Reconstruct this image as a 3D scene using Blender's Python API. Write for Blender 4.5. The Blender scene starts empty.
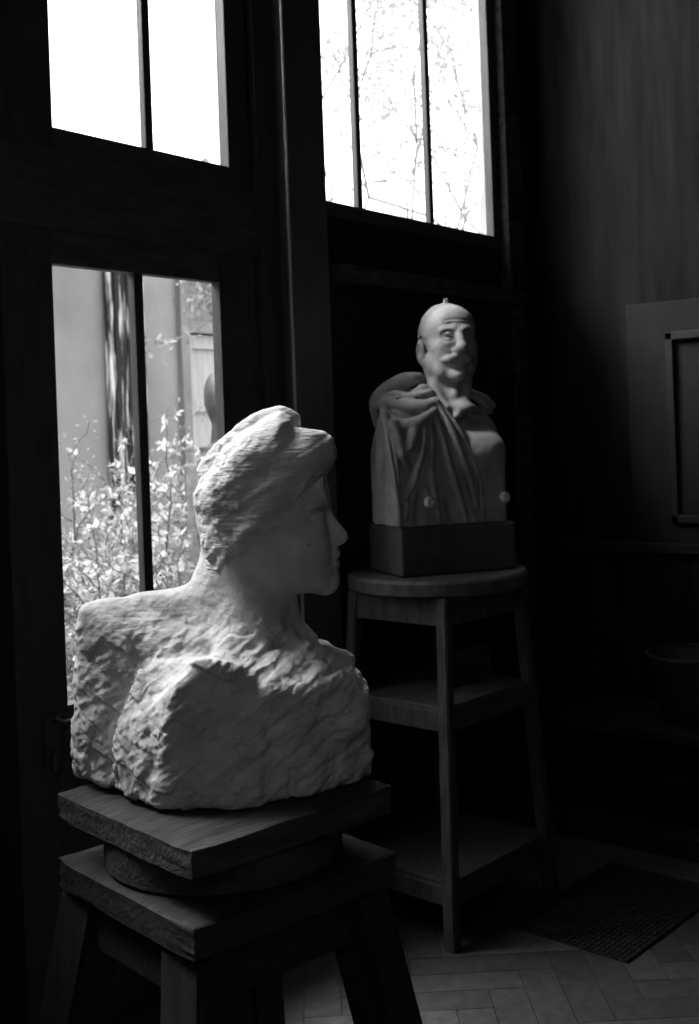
import bpy, bmesh, math, random
import numpy as np
from mathutils import Vector, Matrix

random.seed(7)
rng = np.random.default_rng(7)
C = bpy.context.scene.collection

# ------------------------------------------------------------------ camera geometry
F = 1150.0                    # focal length for a 1024 high frame
PX, PY = 349.5, 430.0         # where the level sight line meets the frame (lens shift)
TH, RO, EYE = math.radians(38), math.radians(2.06), 1.5
FW = np.array([math.cos(TH), math.sin(TH), 0.0])
RT = np.array([math.sin(TH), -math.cos(TH), 0.0])
UP = np.array([0, 0, 1.0])
O = np.array([0, 0, EYE])

def ray(px, py):
    dx, dy = px - PX, py - PY
    c, s = math.cos(RO), math.sin(RO)
    return FW + (dx * c - dy * s) / F * RT - (dx * s + dy * c) / F * UP

def at_depth(px, py, d): return O + ray(px, py) * d
def at_y(px, py, Y):
    r = ray(px, py); return O + r * (Y / r[1])
def at_x(px, py, X):
    r = ray(px, py); return O + r * (X / r[0])

# ------------------------------------------------------------------ materials
def grey(v): return (v, v, v, 1)

def mat(name, lo, hi, rough=0.7, scale=8.0, stretch=(1, 1, 1), detail=6, bump=0.2, bscale=None,
        dist=0.01, spec=0.3, contrast=(0.3, 0.7), attr=None, extra=None, trans=0.0):
    m = bpy.data.materials.new(name); m.use_nodes = True
    nt = m.node_tree; N = nt.nodes; L = nt.links
    b = N['Principled BSDF']
    tc = N.new('ShaderNodeTexCoord'); mp = N.new('ShaderNodeMapping')
    mp.inputs['Scale'].default_value = stretch
    L.new(tc.outputs['Object'], mp.inputs['Vector'])
    n = N.new('ShaderNodeTexNoise'); n.inputs['Scale'].default_value = scale
    n.inputs['Detail'].default_value = detail; n.inputs['Roughness'].default_value = 0.6
    L.new(mp.outputs['Vector'], n.inputs['Vector'])
    r = N.new('ShaderNodeValToRGB')
    r.color_ramp.elements[0].position = contrast[0]; r.color_ramp.elements[0].color = grey(lo)
    r.color_ramp.elements[1].position = contrast[1]; r.color_ramp.elements[1].color = grey(hi)
    L.new(n.outputs['Fac'], r.inputs['Fac'])
    col = r.outputs['Color']
    if attr:
        a = N.new('ShaderNodeAttribute'); a.attribute_name = attr
        mx = N.new('ShaderNodeMix'); mx.data_type = 'RGBA'; mx.blend_type = 'MULTIPLY'
        mx.inputs[0].default_value = 1.0
        L.new(col, mx.inputs[6]); L.new(a.outputs['Color'], mx.inputs[7]); col = mx.outputs[2]
    L.new(col, b.inputs['Base Color'])
    b.inputs['Roughness'].default_value = rough
    b.inputs['Specular IOR Level'].default_value = spec
    if bump > 0:
        bp = N.new('ShaderNodeBump'); bp.inputs['Strength'].default_value = bump
        bp.inputs['Distance'].default_value = dist
        h = n.outputs['Fac']
        if bscale:
            n2 = N.new('ShaderNodeTexNoise'); n2.inputs['Scale'].default_value = bscale
            n2.inputs['Detail'].default_value = 5
            L.new(mp.outputs['Vector'], n2.inputs['Vector']); h = n2.outputs['Fac']
        if extra: h = extra(nt, tc, h)
        L.new(h, bp.inputs['Height']); L.new(bp.outputs['Normal'], b.inputs['Normal'])
    if trans > 0:
        out = N['Material Output']
        t = N.new('ShaderNodeBsdfTranslucent'); ms = N.new('ShaderNodeMixShader')
        ms.inputs[0].default_value = trans
        L.new(col, t.inputs['Color'])
        L.new(b.outputs[0], ms.inputs[1]); L.new(t.outputs[0], ms.inputs[2]); L.new(ms.outputs[0], out.inputs['Surface'])
    return m

def strands(nt, tc, h):
    N, L = nt.nodes, nt.links
    mp = N.new('ShaderNodeMapping'); mp.inputs['Rotation'].default_value = (0, math.radians(-146), 0); mp.inputs['Scale'].default_value = (14, 80, 210)
    L.new(tc.outputs['Object'], mp.inputs['Vector'])
    w = N.new('ShaderNodeTexNoise'); w.inputs['Scale'].default_value = 1.0; w.inputs['Detail'].default_value = 3; w.inputs['Distortion'].default_value = .6
    L.new(mp.outputs['Vector'], w.inputs['Vector'])
    m = N.new('ShaderNodeMath'); m.operation = 'MULTIPLY_ADD'; m.inputs[1].default_value = 0.6
    L.new(w.outputs['Fac'], m.inputs[0]); L.new(h, m.inputs[2]); return m.outputs[0]

def stone_grooves(nt, tc, h):
    """claw-chisel grooves in two directions, patchy, added to the grain of the stone"""
    N, L = nt.nodes, nt.links
    def wave(rot, scale, dist):
        mp = N.new('ShaderNodeMapping'); mp.inputs['Rotation'].default_value = rot; mp.inputs['Scale'].default_value = (scale * .18, scale * .18, scale * 2.2)
        L.new(tc.outputs['Object'], mp.inputs['Vector'])
        w = N.new('ShaderNodeTexNoise'); w.inputs['Scale'].default_value = 1.0; w.inputs['Detail'].default_value = 2
        w.inputs['Distortion'].default_value = .4
        L.new(mp.outputs['Vector'], w.inputs['Vector'])
        return w.outputs['Fac']
    def math_(op, a, b):
        n = N.new('ShaderNodeMath'); n.operation = op
        if op == 'MULTIPLY_ADD': n.inputs[2].default_value = 0.45
        for i, v in enumerate((a, b)):
            if isinstance(v, (int, float)): n.inputs[i].default_value = v
            else: L.new(v, n.inputs[i])
        return n.outputs[0]
    def mask(scale, lo, hi):
        n = N.new('ShaderNodeTexNoise'); n.inputs['Scale'].default_value = scale; n.inputs['Detail'].default_value = 2
        L.new(tc.outputs['Object'], n.inputs['Vector'])
        r = N.new('ShaderNodeMapRange'); r.inputs['From Min'].default_value = lo; r.inputs['From Max'].default_value = hi
        L.new(n.outputs['Fac'], r.inputs['Value']); return r.outputs[0]
    a = math_('MULTIPLY', wave((0.25, 0.55, 0), 55, 7.0), mask(6, 0.42, 0.6))
    b = math_('MULTIPLY', wave((-0.1, -0.75, 0.4), 48, 8.0), mask(5.3, 0.45, 0.62))
    at = N.new('ShaderNodeAttribute'); at.attribute_name = 'rough'
    s = math_('ADD', math_('MULTIPLY', a, 0.8), math_('MULTIPLY', b, 0.8))
    s = math_('MULTIPLY', s, at.outputs['Fac'])
    return math_('ADD', s, math_('MULTIPLY', h, math_('MULTIPLY_ADD', at.outputs['Fac'], 0.75)))

M = {}
M['marble'] = mat('pale carved stone', 0.4, 0.64, 0.85, 17, bump=0.55, bscale=90, dist=0.004, spec=0.15, extra=stone_grooves)
M['stone_hair'] = mat('rough stone hair', 0.42, 0.64, 0.88, 24, stretch=(1, 1, 1.8), bump=0.7, bscale=70, dist=0.005, spec=0.12, extra=strands)
M['hole'] = mat('dark drill hole', 0.01, 0.02, 0.9, bump=0)
M['plaster'] = mat('grey plaster', 0.24, 0.34, 0.65, 16, bump=0.25, bscale=60, dist=0.004, spec=0.3)
M['drape'] = mat('grey plaster drapery', 0.2, 0.36, 0.65, 14, bump=0.3, bscale=45, dist=0.004, spec=0.3)
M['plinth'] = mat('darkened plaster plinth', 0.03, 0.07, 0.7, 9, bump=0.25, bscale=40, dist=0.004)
M['pin'] = mat('white plaster point', 0.6, 0.75, 0.6, 20, bump=0.1)
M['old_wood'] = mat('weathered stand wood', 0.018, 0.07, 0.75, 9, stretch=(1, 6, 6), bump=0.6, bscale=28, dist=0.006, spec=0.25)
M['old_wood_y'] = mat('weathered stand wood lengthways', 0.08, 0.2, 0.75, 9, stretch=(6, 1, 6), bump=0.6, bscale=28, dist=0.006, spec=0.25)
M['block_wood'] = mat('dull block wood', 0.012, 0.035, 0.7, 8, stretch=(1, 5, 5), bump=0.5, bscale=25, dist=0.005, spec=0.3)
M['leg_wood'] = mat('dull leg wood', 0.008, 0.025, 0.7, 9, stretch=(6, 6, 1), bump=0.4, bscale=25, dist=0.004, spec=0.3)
M['stand_wood'] = mat('tall stand wood', 0.025, 0.075, 0.65, 10, stretch=(5, 5, 1), bump=0.4, bscale=25, dist=0.004, spec=0.35)
M['stand_top'] = mat('worn turntable wood', 0.035, 0.1, 0.6, 9, stretch=(1, 5, 3), bump=0.5, bscale=25, dist=0.004, spec=0.35)
M['iron'] = mat('dark iron', 0.03, 0.06, 0.5, 20, bump=0.2, spec=0.5)
M['frame'] = mat('dark painted joinery', 0.035, 0.07, 0.6, 7, stretch=(5, 5, 1), bump=0.25, bscale=18, dist=0.004, spec=0.3)
M['frame_h'] = mat('dark painted rails', 0.04, 0.09, 0.6, 7, stretch=(1, 5, 5), bump=0.3, bscale=18, dist=0.004, spec=0.3)
M['reveal'] = mat('pale outer joinery', 0.3, 0.45, 0.8, 9, stretch=(5, 5, 1), bump=0.2)  # outer strips, paler than the frame
M['post'] = mat('dark painted post', 0.07, 0.1, 0.5, 7, stretch=(5, 5, 1), bump=0.15, bscale=15, dist=0.003, spec=0.4)
M['ledge'] = mat('scraped ledge', 0.015, 0.09, 0.75, 12, stretch=(1.0, 3, 4), bump=0.5, bscale=25, dist=0.006)
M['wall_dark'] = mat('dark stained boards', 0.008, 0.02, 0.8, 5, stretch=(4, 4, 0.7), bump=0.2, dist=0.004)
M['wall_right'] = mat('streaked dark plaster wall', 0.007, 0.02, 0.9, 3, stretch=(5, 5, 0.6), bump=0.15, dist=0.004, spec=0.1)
M['ceiling'] = mat('dim ceiling', 0.04, 0.06, 0.9, 3, bump=0.1)
M['parquet'] = mat('worn oak parquet', 0.04, 0.085, 0.6, 9, stretch=(3, 3, 1), bump=0.2, bscale=30, dist=0.002, attr='tone', spec=0.35)
M['gap'] = mat('dark floor joints', 0.01, 0.02, 0.9, bump=0)
M['mat'] = mat('ribbed mat', 0.012, 0.025, 0.9, 30, bump=0.2, spec=0.2)
M['dark_wood'] = mat('near black wood', 0.008, 0.02, 0.6, 8, stretch=(5, 1, 5), bump=0.2, spec=0.3)
M['wicker'] = mat('dark wicker', 0.01, 0.04, 0.7, 30, stretch=(1, 1, 4), bump=0.6, dist=0.006)
M['board'] = mat('grey board', 0.007, 0.013, 0.8, 9, bump=0.2)
M['render'] = mat('stained courtyard render', 0.14, 0.3, 0.9, 0.8, bump=0.25, bscale=18, dist=0.01, spec=0.1, contrast=(0.25, 0.75))
M['shutter'] = mat('pale painted boards', 0.3, 0.42, 0.7, 6, stretch=(9, 9, 0.7), bump=0.2, dist=0.004)
M['shutter_d'] = mat('grey door frame', 0.14, 0.22, 0.7, 6, stretch=(5, 5, 1), bump=0.2, dist=0.004)
M['streaked'] = mat('streaked weathered boards', 0.02, 0.6, 0.9, 3.2, stretch=(7, 7, 0.7), bump=0.5, dist=0.02, contrast=(0.5, 0.66))
M['edge_highlight'] = mat('painted edge highlight', .35, .6, 0.6, 9, stretch=(3, 3, .5), bump=0.1)
M['bronze'] = mat('weathered dark bronze', 0.02, 0.06, 0.5, 14, bump=0.2, spec=0.6)
M['rock'] = mat('rough garden stone', 0.08, 0.25, 0.9, 8, bump=0.6, dist=0.02)
M['soil'] = mat('garden ground', 0.12, 0.3, 0.95, 5, bump=0.5, dist=0.03)
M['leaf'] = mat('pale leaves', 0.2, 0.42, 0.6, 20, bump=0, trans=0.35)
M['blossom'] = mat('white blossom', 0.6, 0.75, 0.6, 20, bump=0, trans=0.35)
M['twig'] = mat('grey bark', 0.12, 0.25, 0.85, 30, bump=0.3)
M['leaf_pale'] = mat('glare-paled leaves', .36, .52, 0.6, 20, bump=0, trans=.45)  # leaves made paler to imitate the glare of the blown-out sky
M['twig_pale'] = mat('glare-paled bark', .22, .36, 0.85, 30, bump=0.2)  # twigs lightened the same way, sky glare put into the colour
M['glass'] = bpy.data.materials.new('old window glass')
def _glass():
    m = M['glass']; m.use_nodes = True; nt = m.node_tree; N, L = nt.nodes, nt.links
    N.remove(N['Principled BSDF'])
    t = N.new('ShaderNodeBsdfTransparent'); t.inputs[0].default_value = grey(0.94)
    g = N.new('ShaderNodeBsdfGlossy'); g.inputs['Roughness'].default_value = 0.03
    n = N.new('ShaderNodeTexNoise'); n.inputs['Scale'].default_value = 3
    tc = N.new('ShaderNodeTexCoord'); L.new(tc.outputs['Object'], n.inputs['Vector'])
    bp = N.new('ShaderNodeBump'); bp.inputs['Strength'].default_value = 0.05; L.new(n.outputs['Fac'], bp.inputs['Height'])
    L.new(bp.outputs[0], g.inputs['Normal'])
    fr = N.new('ShaderNodeLayerWeight'); pw = N.new('ShaderNodeMath'); pw.operation = 'POWER'; pw.inputs[1].default_value = 5
    L.new(fr.outputs['Facing'], pw.inputs[0])
    ma = N.new('ShaderNodeMath'); ma.operation = 'MULTIPLY_ADD'; ma.inputs[1].default_value = .7; ma.inputs[2].default_value = .03
    L.new(pw.outputs[0], ma.inputs[0])
    mx = N.new('ShaderNodeMixShader'); L.new(ma.outputs[0], mx.inputs[0])
    L.new(t.outputs[0], mx.inputs[1]); L.new(g.outputs[0], mx.inputs[2]); L.new(mx.outputs[0], N['Material Output'].inputs['Surface'])
_glass()

# ------------------------------------------------------------------ object helpers
def tag(o, label=None, cat=None, group=None, kind=None):
    if label: o['label'] = label
    if cat: o['category'] = cat
    if group: o['group'] = group
    if kind: o['kind'] = kind
    return o

def empty(name, loc=(0, 0, 0), rz=0):
    o = bpy.data.objects.new(name, None); C.objects.link(o)
    o.empty_display_size = 0.1; o.location = loc; o.rotation_euler = (0, 0, rz)
    return o

def link_mesh(name, verts, faces, m, parent=None, smooth=False):
    me = bpy.data.meshes.new(name)
    me.from_pydata([tuple(v) for v in verts], [], [tuple(f) for f in faces])
    me.materials.append(m)
    if smooth: me.polygons.foreach_set('use_smooth', [True] * len(me.polygons))
    me.update()
    o = bpy.data.objects.new(name, me); C.objects.link(o)
    if parent: o.parent = parent
    return o

def link_bm(name, bm, m, parent=None, smooth=False):
    bmesh.ops.recalc_face_normals(bm, faces=bm.faces[:])
    me = bpy.data.meshes.new(name); bm.to_mesh(me); bm.free(); me.materials.append(m)
    if smooth: me.polygons.foreach_set('use_smooth', [True] * len(me.polygons))
    o = bpy.data.objects.new(name, me); C.objects.link(o)
    if parent: o.parent = parent
    return o

def add_box(bm, x0, x1, y0, y1, z0, z1, bev=0.0, seg=2):
    r = bmesh.ops.create_cube(bm, size=1.0)
    vs = r['verts']
    for v in vs:
        v.co = Vector(((x0 + x1) / 2 + v.co.x * (x1 - x0), (y0 + y1) / 2 + v.co.y * (y1 - y0), (z0 + z1) / 2 + v.co.z * (z1 - z0)))
    if bev > 0:
        es = list({e for v in vs for e in v.link_edges})
        bmesh.ops.bevel(bm, geom=es, offset=bev, segments=seg, affect='EDGES', profile=0.6)

def box(name, x0, x1, y0, y1, z0, z1, m, parent=None, bev=0.003):
    bm = bmesh.new(); add_box(bm, x0, x1, y0, y1, z0, z1, bev)
    return link_bm(name, bm, m, parent)

def boxes(name, lst, m, parent=None, bev=0.003):
    bm = bmesh.new()
    for b in lst: add_box(bm, *b, bev)
    return link_bm(name, bm, m, parent)

def prism_leg(name, p0, p1, w0, w1, m, parent, bev=0.006):
    """tapered square post from p0 (bottom) to p1 (top)"""
    bm = bmesh.new()
    vs = []
    for p, w in ((p0, w0), (p1, w1)):
        for sx, sy in ((-1, -1), (1, -1), (1, 1), (-1, 1)):
            vs.append(bm.verts.new((p[0] + sx * w / 2, p[1] + sy * w / 2, p[2])))
    bm.faces.new(vs[3::-1]); bm.faces.new(vs[4:])
    for i in range(4):
        j = (i + 1) % 4
        bm.faces.new((vs[i], vs[j], vs[4 + j], vs[4 + i]))
    bmesh.ops.bevel(bm, geom=bm.edges[:], offset=bev, segments=2, affect='EDGES')
    return link_bm(name, bm, m, parent)

def lathe(bm, prof, n=48, center=(0, 0, 0)):
    rings = []
    for r, z in prof:
        if r < 1e-6: rings.append([bm.verts.new((center[0], center[1], center[2] + z))])
        else: rings.append([bm.verts.new((center[0] + r * math.cos(2 * math.pi * k / n), center[1] + r * math.sin(2 * math.pi * k / n), center[2] + z)) for k in range(n)])
    for a, b in zip(rings, rings[1:]):
        if len(a) == 1 and len(b) == 1: continue
        for k in range(n):
            j = (k + 1) % n
            if len(a) == 1: bm.faces.new((a[0], b[j], b[k]))
            elif len(b) == 1: bm.faces.new((a[k], a[j], b[0]))
            else: bm.faces.new((a[k], a[j], b[j], b[k]))

def tube_data(V, Fc, pts, rads, n=6):
    pts = [np.array(p, float) for p in pts]
    base = len(V)
    for i, p in enumerate(pts):
        t = pts[min(i + 1, len(pts) - 1)] - pts[max(i - 1, 0)]
        t /= np.linalg.norm(t) + 1e-9
        a = np.cross(t, (0.31, 0.77, 0.55)); a /= np.linalg.norm(a) + 1e-9
        b = np.cross(t, a)
        for k in range(n):
            th = 2 * math.pi * k / n
            V.append(p + (a * math.cos(th) + b * math.sin(th)) * rads[i])
    for i in range(len(pts) - 1):
        for k in range(n):
            j = (k + 1) % n
            Fc.append((base + i * n + k, base + i * n + j, base + (i + 1) * n + j, base + (i + 1) * n + k))
    Fc.append(tuple(base + k for k in range(n - 1, -1, -1)))
    Fc.append(tuple(base + (len(pts) - 1) * n + k for k in range(n)))

# ------------------------------------------------------------------ sculpting: distance fields on a grid
_T = rng.random(4096)
def vnoise(P):
    """smooth value noise, P (N,3) -> (N,) in -1..1"""
    i = np.floor(P).astype(np.int64); f = P - i; f = f * f * (3 - 2 * f)
    out = np.zeros(len(P))
    for dx in (0, 1):
        for dy in (0, 1):
            for dz in (0, 1):
                h = ((i[:, 0] + dx) * 73856093 ^ (i[:, 1] + dy) * 19349663 ^ (i[:, 2] + dz) * 83492791) & 4095
                w = (f[:, 0] if dx else 1 - f[:, 0]) * (f[:, 1] if dy else 1 - f[:, 1]) * (f[:, 2] if dz else 1 - f[:, 2])
                out += _T[h] * w
    return out * 2 - 1
def fbm(P, octv=4):
    s = 0; a = 1; t = 0
    for k in range(octv):
        s = s + a * vnoise(P * (2 ** k) + 17.3 * k); t += a; a *= 0.5
    return s / t
def chips(P, seed=0.0):
    """facetted, broken-stone relief"""
    i = np.floor(P).astype(np.int64); best = np.full(len(P), 9.0); val = np.zeros(len(P))
    for dx in (-1, 0, 1):
        for dy in (-1, 0, 1):
            for dz in (-1, 0, 1):
                c = i + (dx, dy, dz)
                h = (c[:, 0] * 73856093 ^ c[:, 1] * 19349663 ^ c[:, 2] * 83492791) & 4095
                r = [_T[(h * k + 91 * k) & 4095] for k in (1, 3, 7, 11, 13, 17)]
                o = P - c - np.stack(r[:3], 1)
                d = (o * o).sum(1); n = np.stack(r[3:], 1) * 2 - 1
                v = (o * n).sum(1)
                m = d < best; best[m] = d[m]; val[m] = v[m]
    return val

def poly_sd(U, V, poly):
    """signed distance to a 2-d polygon, negative inside"""
    poly = np.array(poly, float); d = np.full(U.shape, 1e9); inside = np.zeros(U.shape, bool)
    n = len(poly)
    for k in range(n):
        a, b = poly[k], poly[(k + 1) % n]; e = b - a
        wx, wy = U - a[0], V - a[1]
        t = np.clip((wx * e[0] + wy * e[1]) / (e @ e), 0, 1)
        d = np.minimum(d, (wx - e[0] * t) ** 2 + (wy - e[1] * t) ** 2)
        cnd = ((a[1] > V) != (b[1] > V)) & (U < (b[0] - a[0]) * (V - a[1]) / (b[1] - a[1] + 1e-12) + a[0])
        inside ^= cnd
    d = np.sqrt(d); d[inside] *= -1
    return d

class Vol:
    def __init__(s, lo, hi, h):
        s.h = h; s.lo = np.array(lo, float)
        n = np.ceil((np.array(hi) - s.lo) / h).astype(int) + 1
        s.ax = [s.lo[k] + h * np.arange(n[k]) for k in range(3)]
        s.D = np.full(n, 0.06, np.float32)
    def reg(s, lo, hi, pad):
        sl = []
        for k in range(3):
            a = max(int((lo[k] - pad - s.lo[k]) / s.h), 0); b = min(int((hi[k] + pad - s.lo[k]) / s.h) + 2, len(s.ax[k]))
            sl.append(slice(a, max(b, a)))
        g = (s.ax[0][sl[0]][:, None, None], s.ax[1][sl[1]][None, :, None], s.ax[2][sl[2]][None, None, :])
        return tuple(sl), g
    def put(s, d, sl, k, cut=False):
        A = s.D[sl]
        if cut:
            d = -d
            if k > 0:
                hh = np.maximum(k - np.abs(A - d), 0) / k; s.D[sl] = np.maximum(A, d) + hh * hh * k / 4
            else: s.D[sl] = np.maximum(A, d)
        elif k > 0:
            hh = np.maximum(k - np.abs(A - d), 0) / k; s.D[sl] = np.minimum(A, d) - hh * hh * k / 4
        else: s.D[sl] = np.minimum(A, d)
    def ell(s, c, r, k=0.01, R=None, cut=False):
        c = np.array(c, float); r = np.array(r, float); m = r.max()
        sl, (X, Y, Z) = s.reg(c - m, c + m, k + 0.02)
        x, y, z = X - c[0], Y - c[1], Z - c[2]
        if R is not None:
            x, y, z = (R[0][0] * x + R[1][0] * y + R[2][0] * z, R[0][1] * x + R[1][1] * y + R[2][1] * z, R[0][2] * x + R[1][2] * y + R[2][2] * z)
        k0 = np.sqrt((x / r[0]) ** 2 + (y / r[1]) ** 2 + (z / r[2]) ** 2)
        k1 = np.sqrt((x / r[0] ** 2) ** 2 + (y / r[1] ** 2) ** 2 + (z / r[2] ** 2) ** 2) + 1e-9
        s.put(k0 * (k0 - 1) / k1, sl, k, cut)
    def cap(s, a, b, ra, rb, k=0.01, cut=False, sq=1.0):
        a = np.array(a, float); b = np.array(b, float); m = max(ra, rb)
        sl, (X, Y, Z) = s.reg(np.minimum(a, b) - m, np.maximum(a, b) + m, k + 0.02)
        e = b - a; x, y, z = X - a[0], Y - a[1], Z - a[2]
        t = np.clip((x * e[0] + y * e[1] + z * e[2]) / (e @ e + 1e-12), 0, 1)
        d = np.sqrt((x - e[0] * t) ** 2 + ((y - e[1] * t) * sq) ** 2 + (z - e[2] * t) ** 2) - (ra + (rb - ra) * t)
        s.put(d, sl, k, cut)
    def chain(s, pts, rads, k=0.01, cut=False):
        # a Catmull-Rom path through the points, laid down as short capsules
        P = [np.array(p, float) for p in pts]; n = len(P)
        if not hasattr(rads, '__len__'): rads = [rads] * n
        Q, R = [], []
        for i in range(n - 1):
            p0, p1, p2, p3 = P[max(i - 1, 0)], P[i], P[i + 1], P[min(i + 2, n - 1)]
            for t in np.linspace(0, 1, 5)[:-1]:
                Q.append(0.5 * (2 * p1 + (p2 - p0) * t + (2 * p0 - 5 * p1 + 4 * p2 - p3) * t * t + (3 * p1 - p0 - 3 * p2 + p3) * t ** 3)); R.append(rads[i] + (rads[i + 1] - rads[i]) * t)
        Q.append(P[-1]); R.append(rads[-1])
        Q = np.array(Q); m = max(R)
        sl, (X, Y, Z) = s.reg(Q.min(0) - m, Q.max(0) + m, k + 0.02)
        d = None
        for a, b, ra, rb in zip(Q, Q[1:], R, R[1:]):
            e = b - a; x, y, z = X - a[0], Y - a[1], Z - a[2]
            t = np.clip((x * e[0] + y * e[1] + z * e[2]) / (e @ e + 1e-12), 0, 1)
            q = np.sqrt((x - e[0] * t) ** 2 + (y - e[1] * t) ** 2 + (z - e[2] * t) ** 2) - (ra + (rb - ra) * t)
            d = q if d is None else np.minimum(d, q)
        s.put(d, sl, k, cut)
    def hull_field(s, pts, soft=0.0, pad=0.05, grow=0.0):
        bm = bmesh.new()
        for p in pts: bm.verts.new(tuple(p))
        bmesh.ops.convex_hull(bm, input=bm.verts[:])
        bmesh.ops.recalc_face_normals(bm, faces=bm.faces[:])
        pl = set()
        for f in bm.faces:
            f.normal_update(); n = f.normal
            pl.add((round(n.x, 3), round(n.y, 3), round(n.z, 3), round(n.dot(f.verts[0].co), 4)))
        bm.free()
        P = np.array(pts); sl, (X, Y, Z) = s.reg(P.min(0) - grow, P.max(0) + grow, pad)
        d = None
        for a, b, c, w in pl:
            q = a * X + b * Y + c * Z - w - grow
            if d is None: d = q
            elif soft > 0:
                hh = np.maximum(soft - np.abs(d - q), 0) / soft; d = np.maximum(d, q) + hh * hh * soft / 4
            else: d = np.maximum(d, q)
        return d, sl, (X, Y, Z)
    def hull(s, pts, k=0.01, soft=0.01, cut=False):
        d, sl, _ = s.hull_field(pts, soft); s.put(d, sl, k, cut)
    def inflate(s, poly, W, R, w0=0.0, k=0.01, slope=0.75):
        """rounded body whose side view (x,z) is the polygon; half width W reached R inside the outline"""
        P = np.array(poly); sl, (X, Y, Z) = s.reg((P[:, 0].min(), w0 - W, P[:, 1].min()), (P[:, 0].max(), w0 + W, P[:, 1].max()), 0.05)
        U, V = np.meshgrid(X[:, 0, 0], Z[0, 0, :], indexing='ij')
        d2 = poly_sd(U, V, poly)[:, None, :]
        q = 1 - np.clip(-d2 / R, 0, 1); T = W * np.sqrt(np.clip(1 - q * q, 0, 1))
        aw = np.abs(Y - w0)
        ins = np.maximum((aw - T) * slope, d2 * 1.0)
        out = np.sqrt(np.maximum(d2, 0) ** 2 + aw ** 2)
        s.put(np.where(d2 < 0, ins, out), sl, k)
    def slab(s, poly, hw, w0=0.0, k=0.006):
        """side-view polygon with half widths given by height: hw = [(z, half width)...]"""
        P = np.array(poly); zs, ws = zip(*sorted(hw)); m = max(ws)
        sl, (X, Y, Z) = s.reg((P[:, 0].min(), w0 - m, P[:, 1].min()), (P[:, 0].max(), w0 + m, P[:, 1].max()), 0.03)
        U, V = np.meshgrid(X[:, 0, 0], Z[0, 0, :], indexing='ij')
        d2 = poly_sd(U, V, poly)[:, None, :]
        dw = np.abs(Y - w0) - np.interp(Z, zs, ws)
        # rounded ridge: narrower towards the outline
        r = 0.008
        a, b = d2 + r, dw + r
        s.put(np.minimum(np.maximum(a, b), 0) + np.sqrt(np.maximum(a, 0) ** 2 + np.maximum(b, 0) ** 2) - r, sl, k)
    def mesh(s):
        D = s.D; S = D < 0; nx, ny, nz = D.shape
        cid = lambda i, j, k: (i * ny + j) * nz + k
        acc = np.zeros((nx * ny * nz, 3), np.float32); cnt = np.zeros(nx * ny * nz, np.float32)
        quads = []
        for ax in range(3):
            a = [slice(None)] * 3; b = [slice(None)] * 3
            a[ax] = slice(0, -1); b[ax] = slice(1, None)
            A, B = D[tuple(a)], D[tuple(b)]
            idx = np.argwhere((A < 0) != (B < 0))
            o1, o2 = (ax + 1) % 3, (ax + 2) % 3
            idx = idx[(idx[:, o1] > 0) & (idx[:, o2] > 0)]
            va = D[tuple(idx.T)]; j = idx.copy(); j[:, ax] += 1; vb = D[tuple(j.T)]
            t = va / (va - vb); p = idx.astype(np.float32); p[:, ax] += t
            cells = []
            for d1, d2 in ((0, 0), (-1, 0), (-1, -1), (0, -1)):
                c = idx.copy(); c[:, o1] += d1; c[:, o2] += d2
                ci = cid(c[:, 0], c[:, 1], c[:, 2]); cells.append(ci)
                np.add.at(acc, ci, p); np.add.at(cnt, ci, 1)
            q = np.stack(cells, 1); fl = va > 0
            q[fl] = q[fl][:, ::-1]
            quads.append(q)
        Q = np.concatenate(quads); used = np.nonzero(cnt)[0]
        remap = np.full(len(cnt), -1); remap[used] = np.arange(len(used))
        V = acc[used] / cnt[used][:, None] * s.h + s.lo
        return V.astype(float), remap[Q]

def normals(V, Q):
    n = np.cross(V[Q[:, 2]] - V[Q[:, 0]], V[Q[:, 3]] - V[Q[:, 1]]); N = np.zeros_like(V)
    for k in range(4): np.add.at(N, Q[:, k], n)
    return N / (np.linalg.norm(N, axis=1)[:, None] + 1e-12)
def relax(V, Q, it=1, f=0.5):
    for _ in range(it):
        A = np.zeros_like(V); c = np.zeros(len(V))
        for k in range(4):
            np.add.at(A, Q[:, k], V[Q[:, (k + 1) % 4]]); np.add.at(A, Q[:, k], V[Q[:, (k + 3) % 4]]); np.add.at(c, Q[:, k], 2)
        V = V * (1 - f) + f * A / np.maximum(c, 1)[:, None]
    return V
def link_np(name, V, Q, m, parent=None, rough=None):
    me = bpy.data.meshes.new(name)
    me.vertices.add(len(V)); me.vertices.foreach_set('co', V.ravel())
    me.loops.add(Q.size); me.loops.foreach_set('vertex_index', Q.ravel().astype(np.int32))
    me.polygons.add(len(Q)); me.polygons.foreach_set('loop_start', np.arange(0, Q.size, 4, dtype=np.int32))
    me.update(calc_edges=True); me.validate()
    me.polygons.foreach_set('use_smooth', np.ones(len(me.polygons), bool))
    if rough is not None:
        a = me.attributes.new('rough', 'FLOAT', 'POINT'); a.data.foreach_set('value', np.ascontiguousarray(rough, np.float32))
    me.materials.append(m); me.update()
    o = bpy.data.objects.new(name, me); C.objects.link(o)
    if parent: o.parent = parent
    return o

# ------------------------------------------------------------------ woman's bust on the low stand
WC = np.array([1.356, 1.349, 0.920]); WD = 1.899          # middle of the stand board, its depth
def local(Cn, D):
    def f(px, py, e=0.0):
        v = at_depth(px, py, D + e) - Cn
        return np.array([v @ RT, v @ FW, v[2]])
    return f
W = local(WC, WD)

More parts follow.
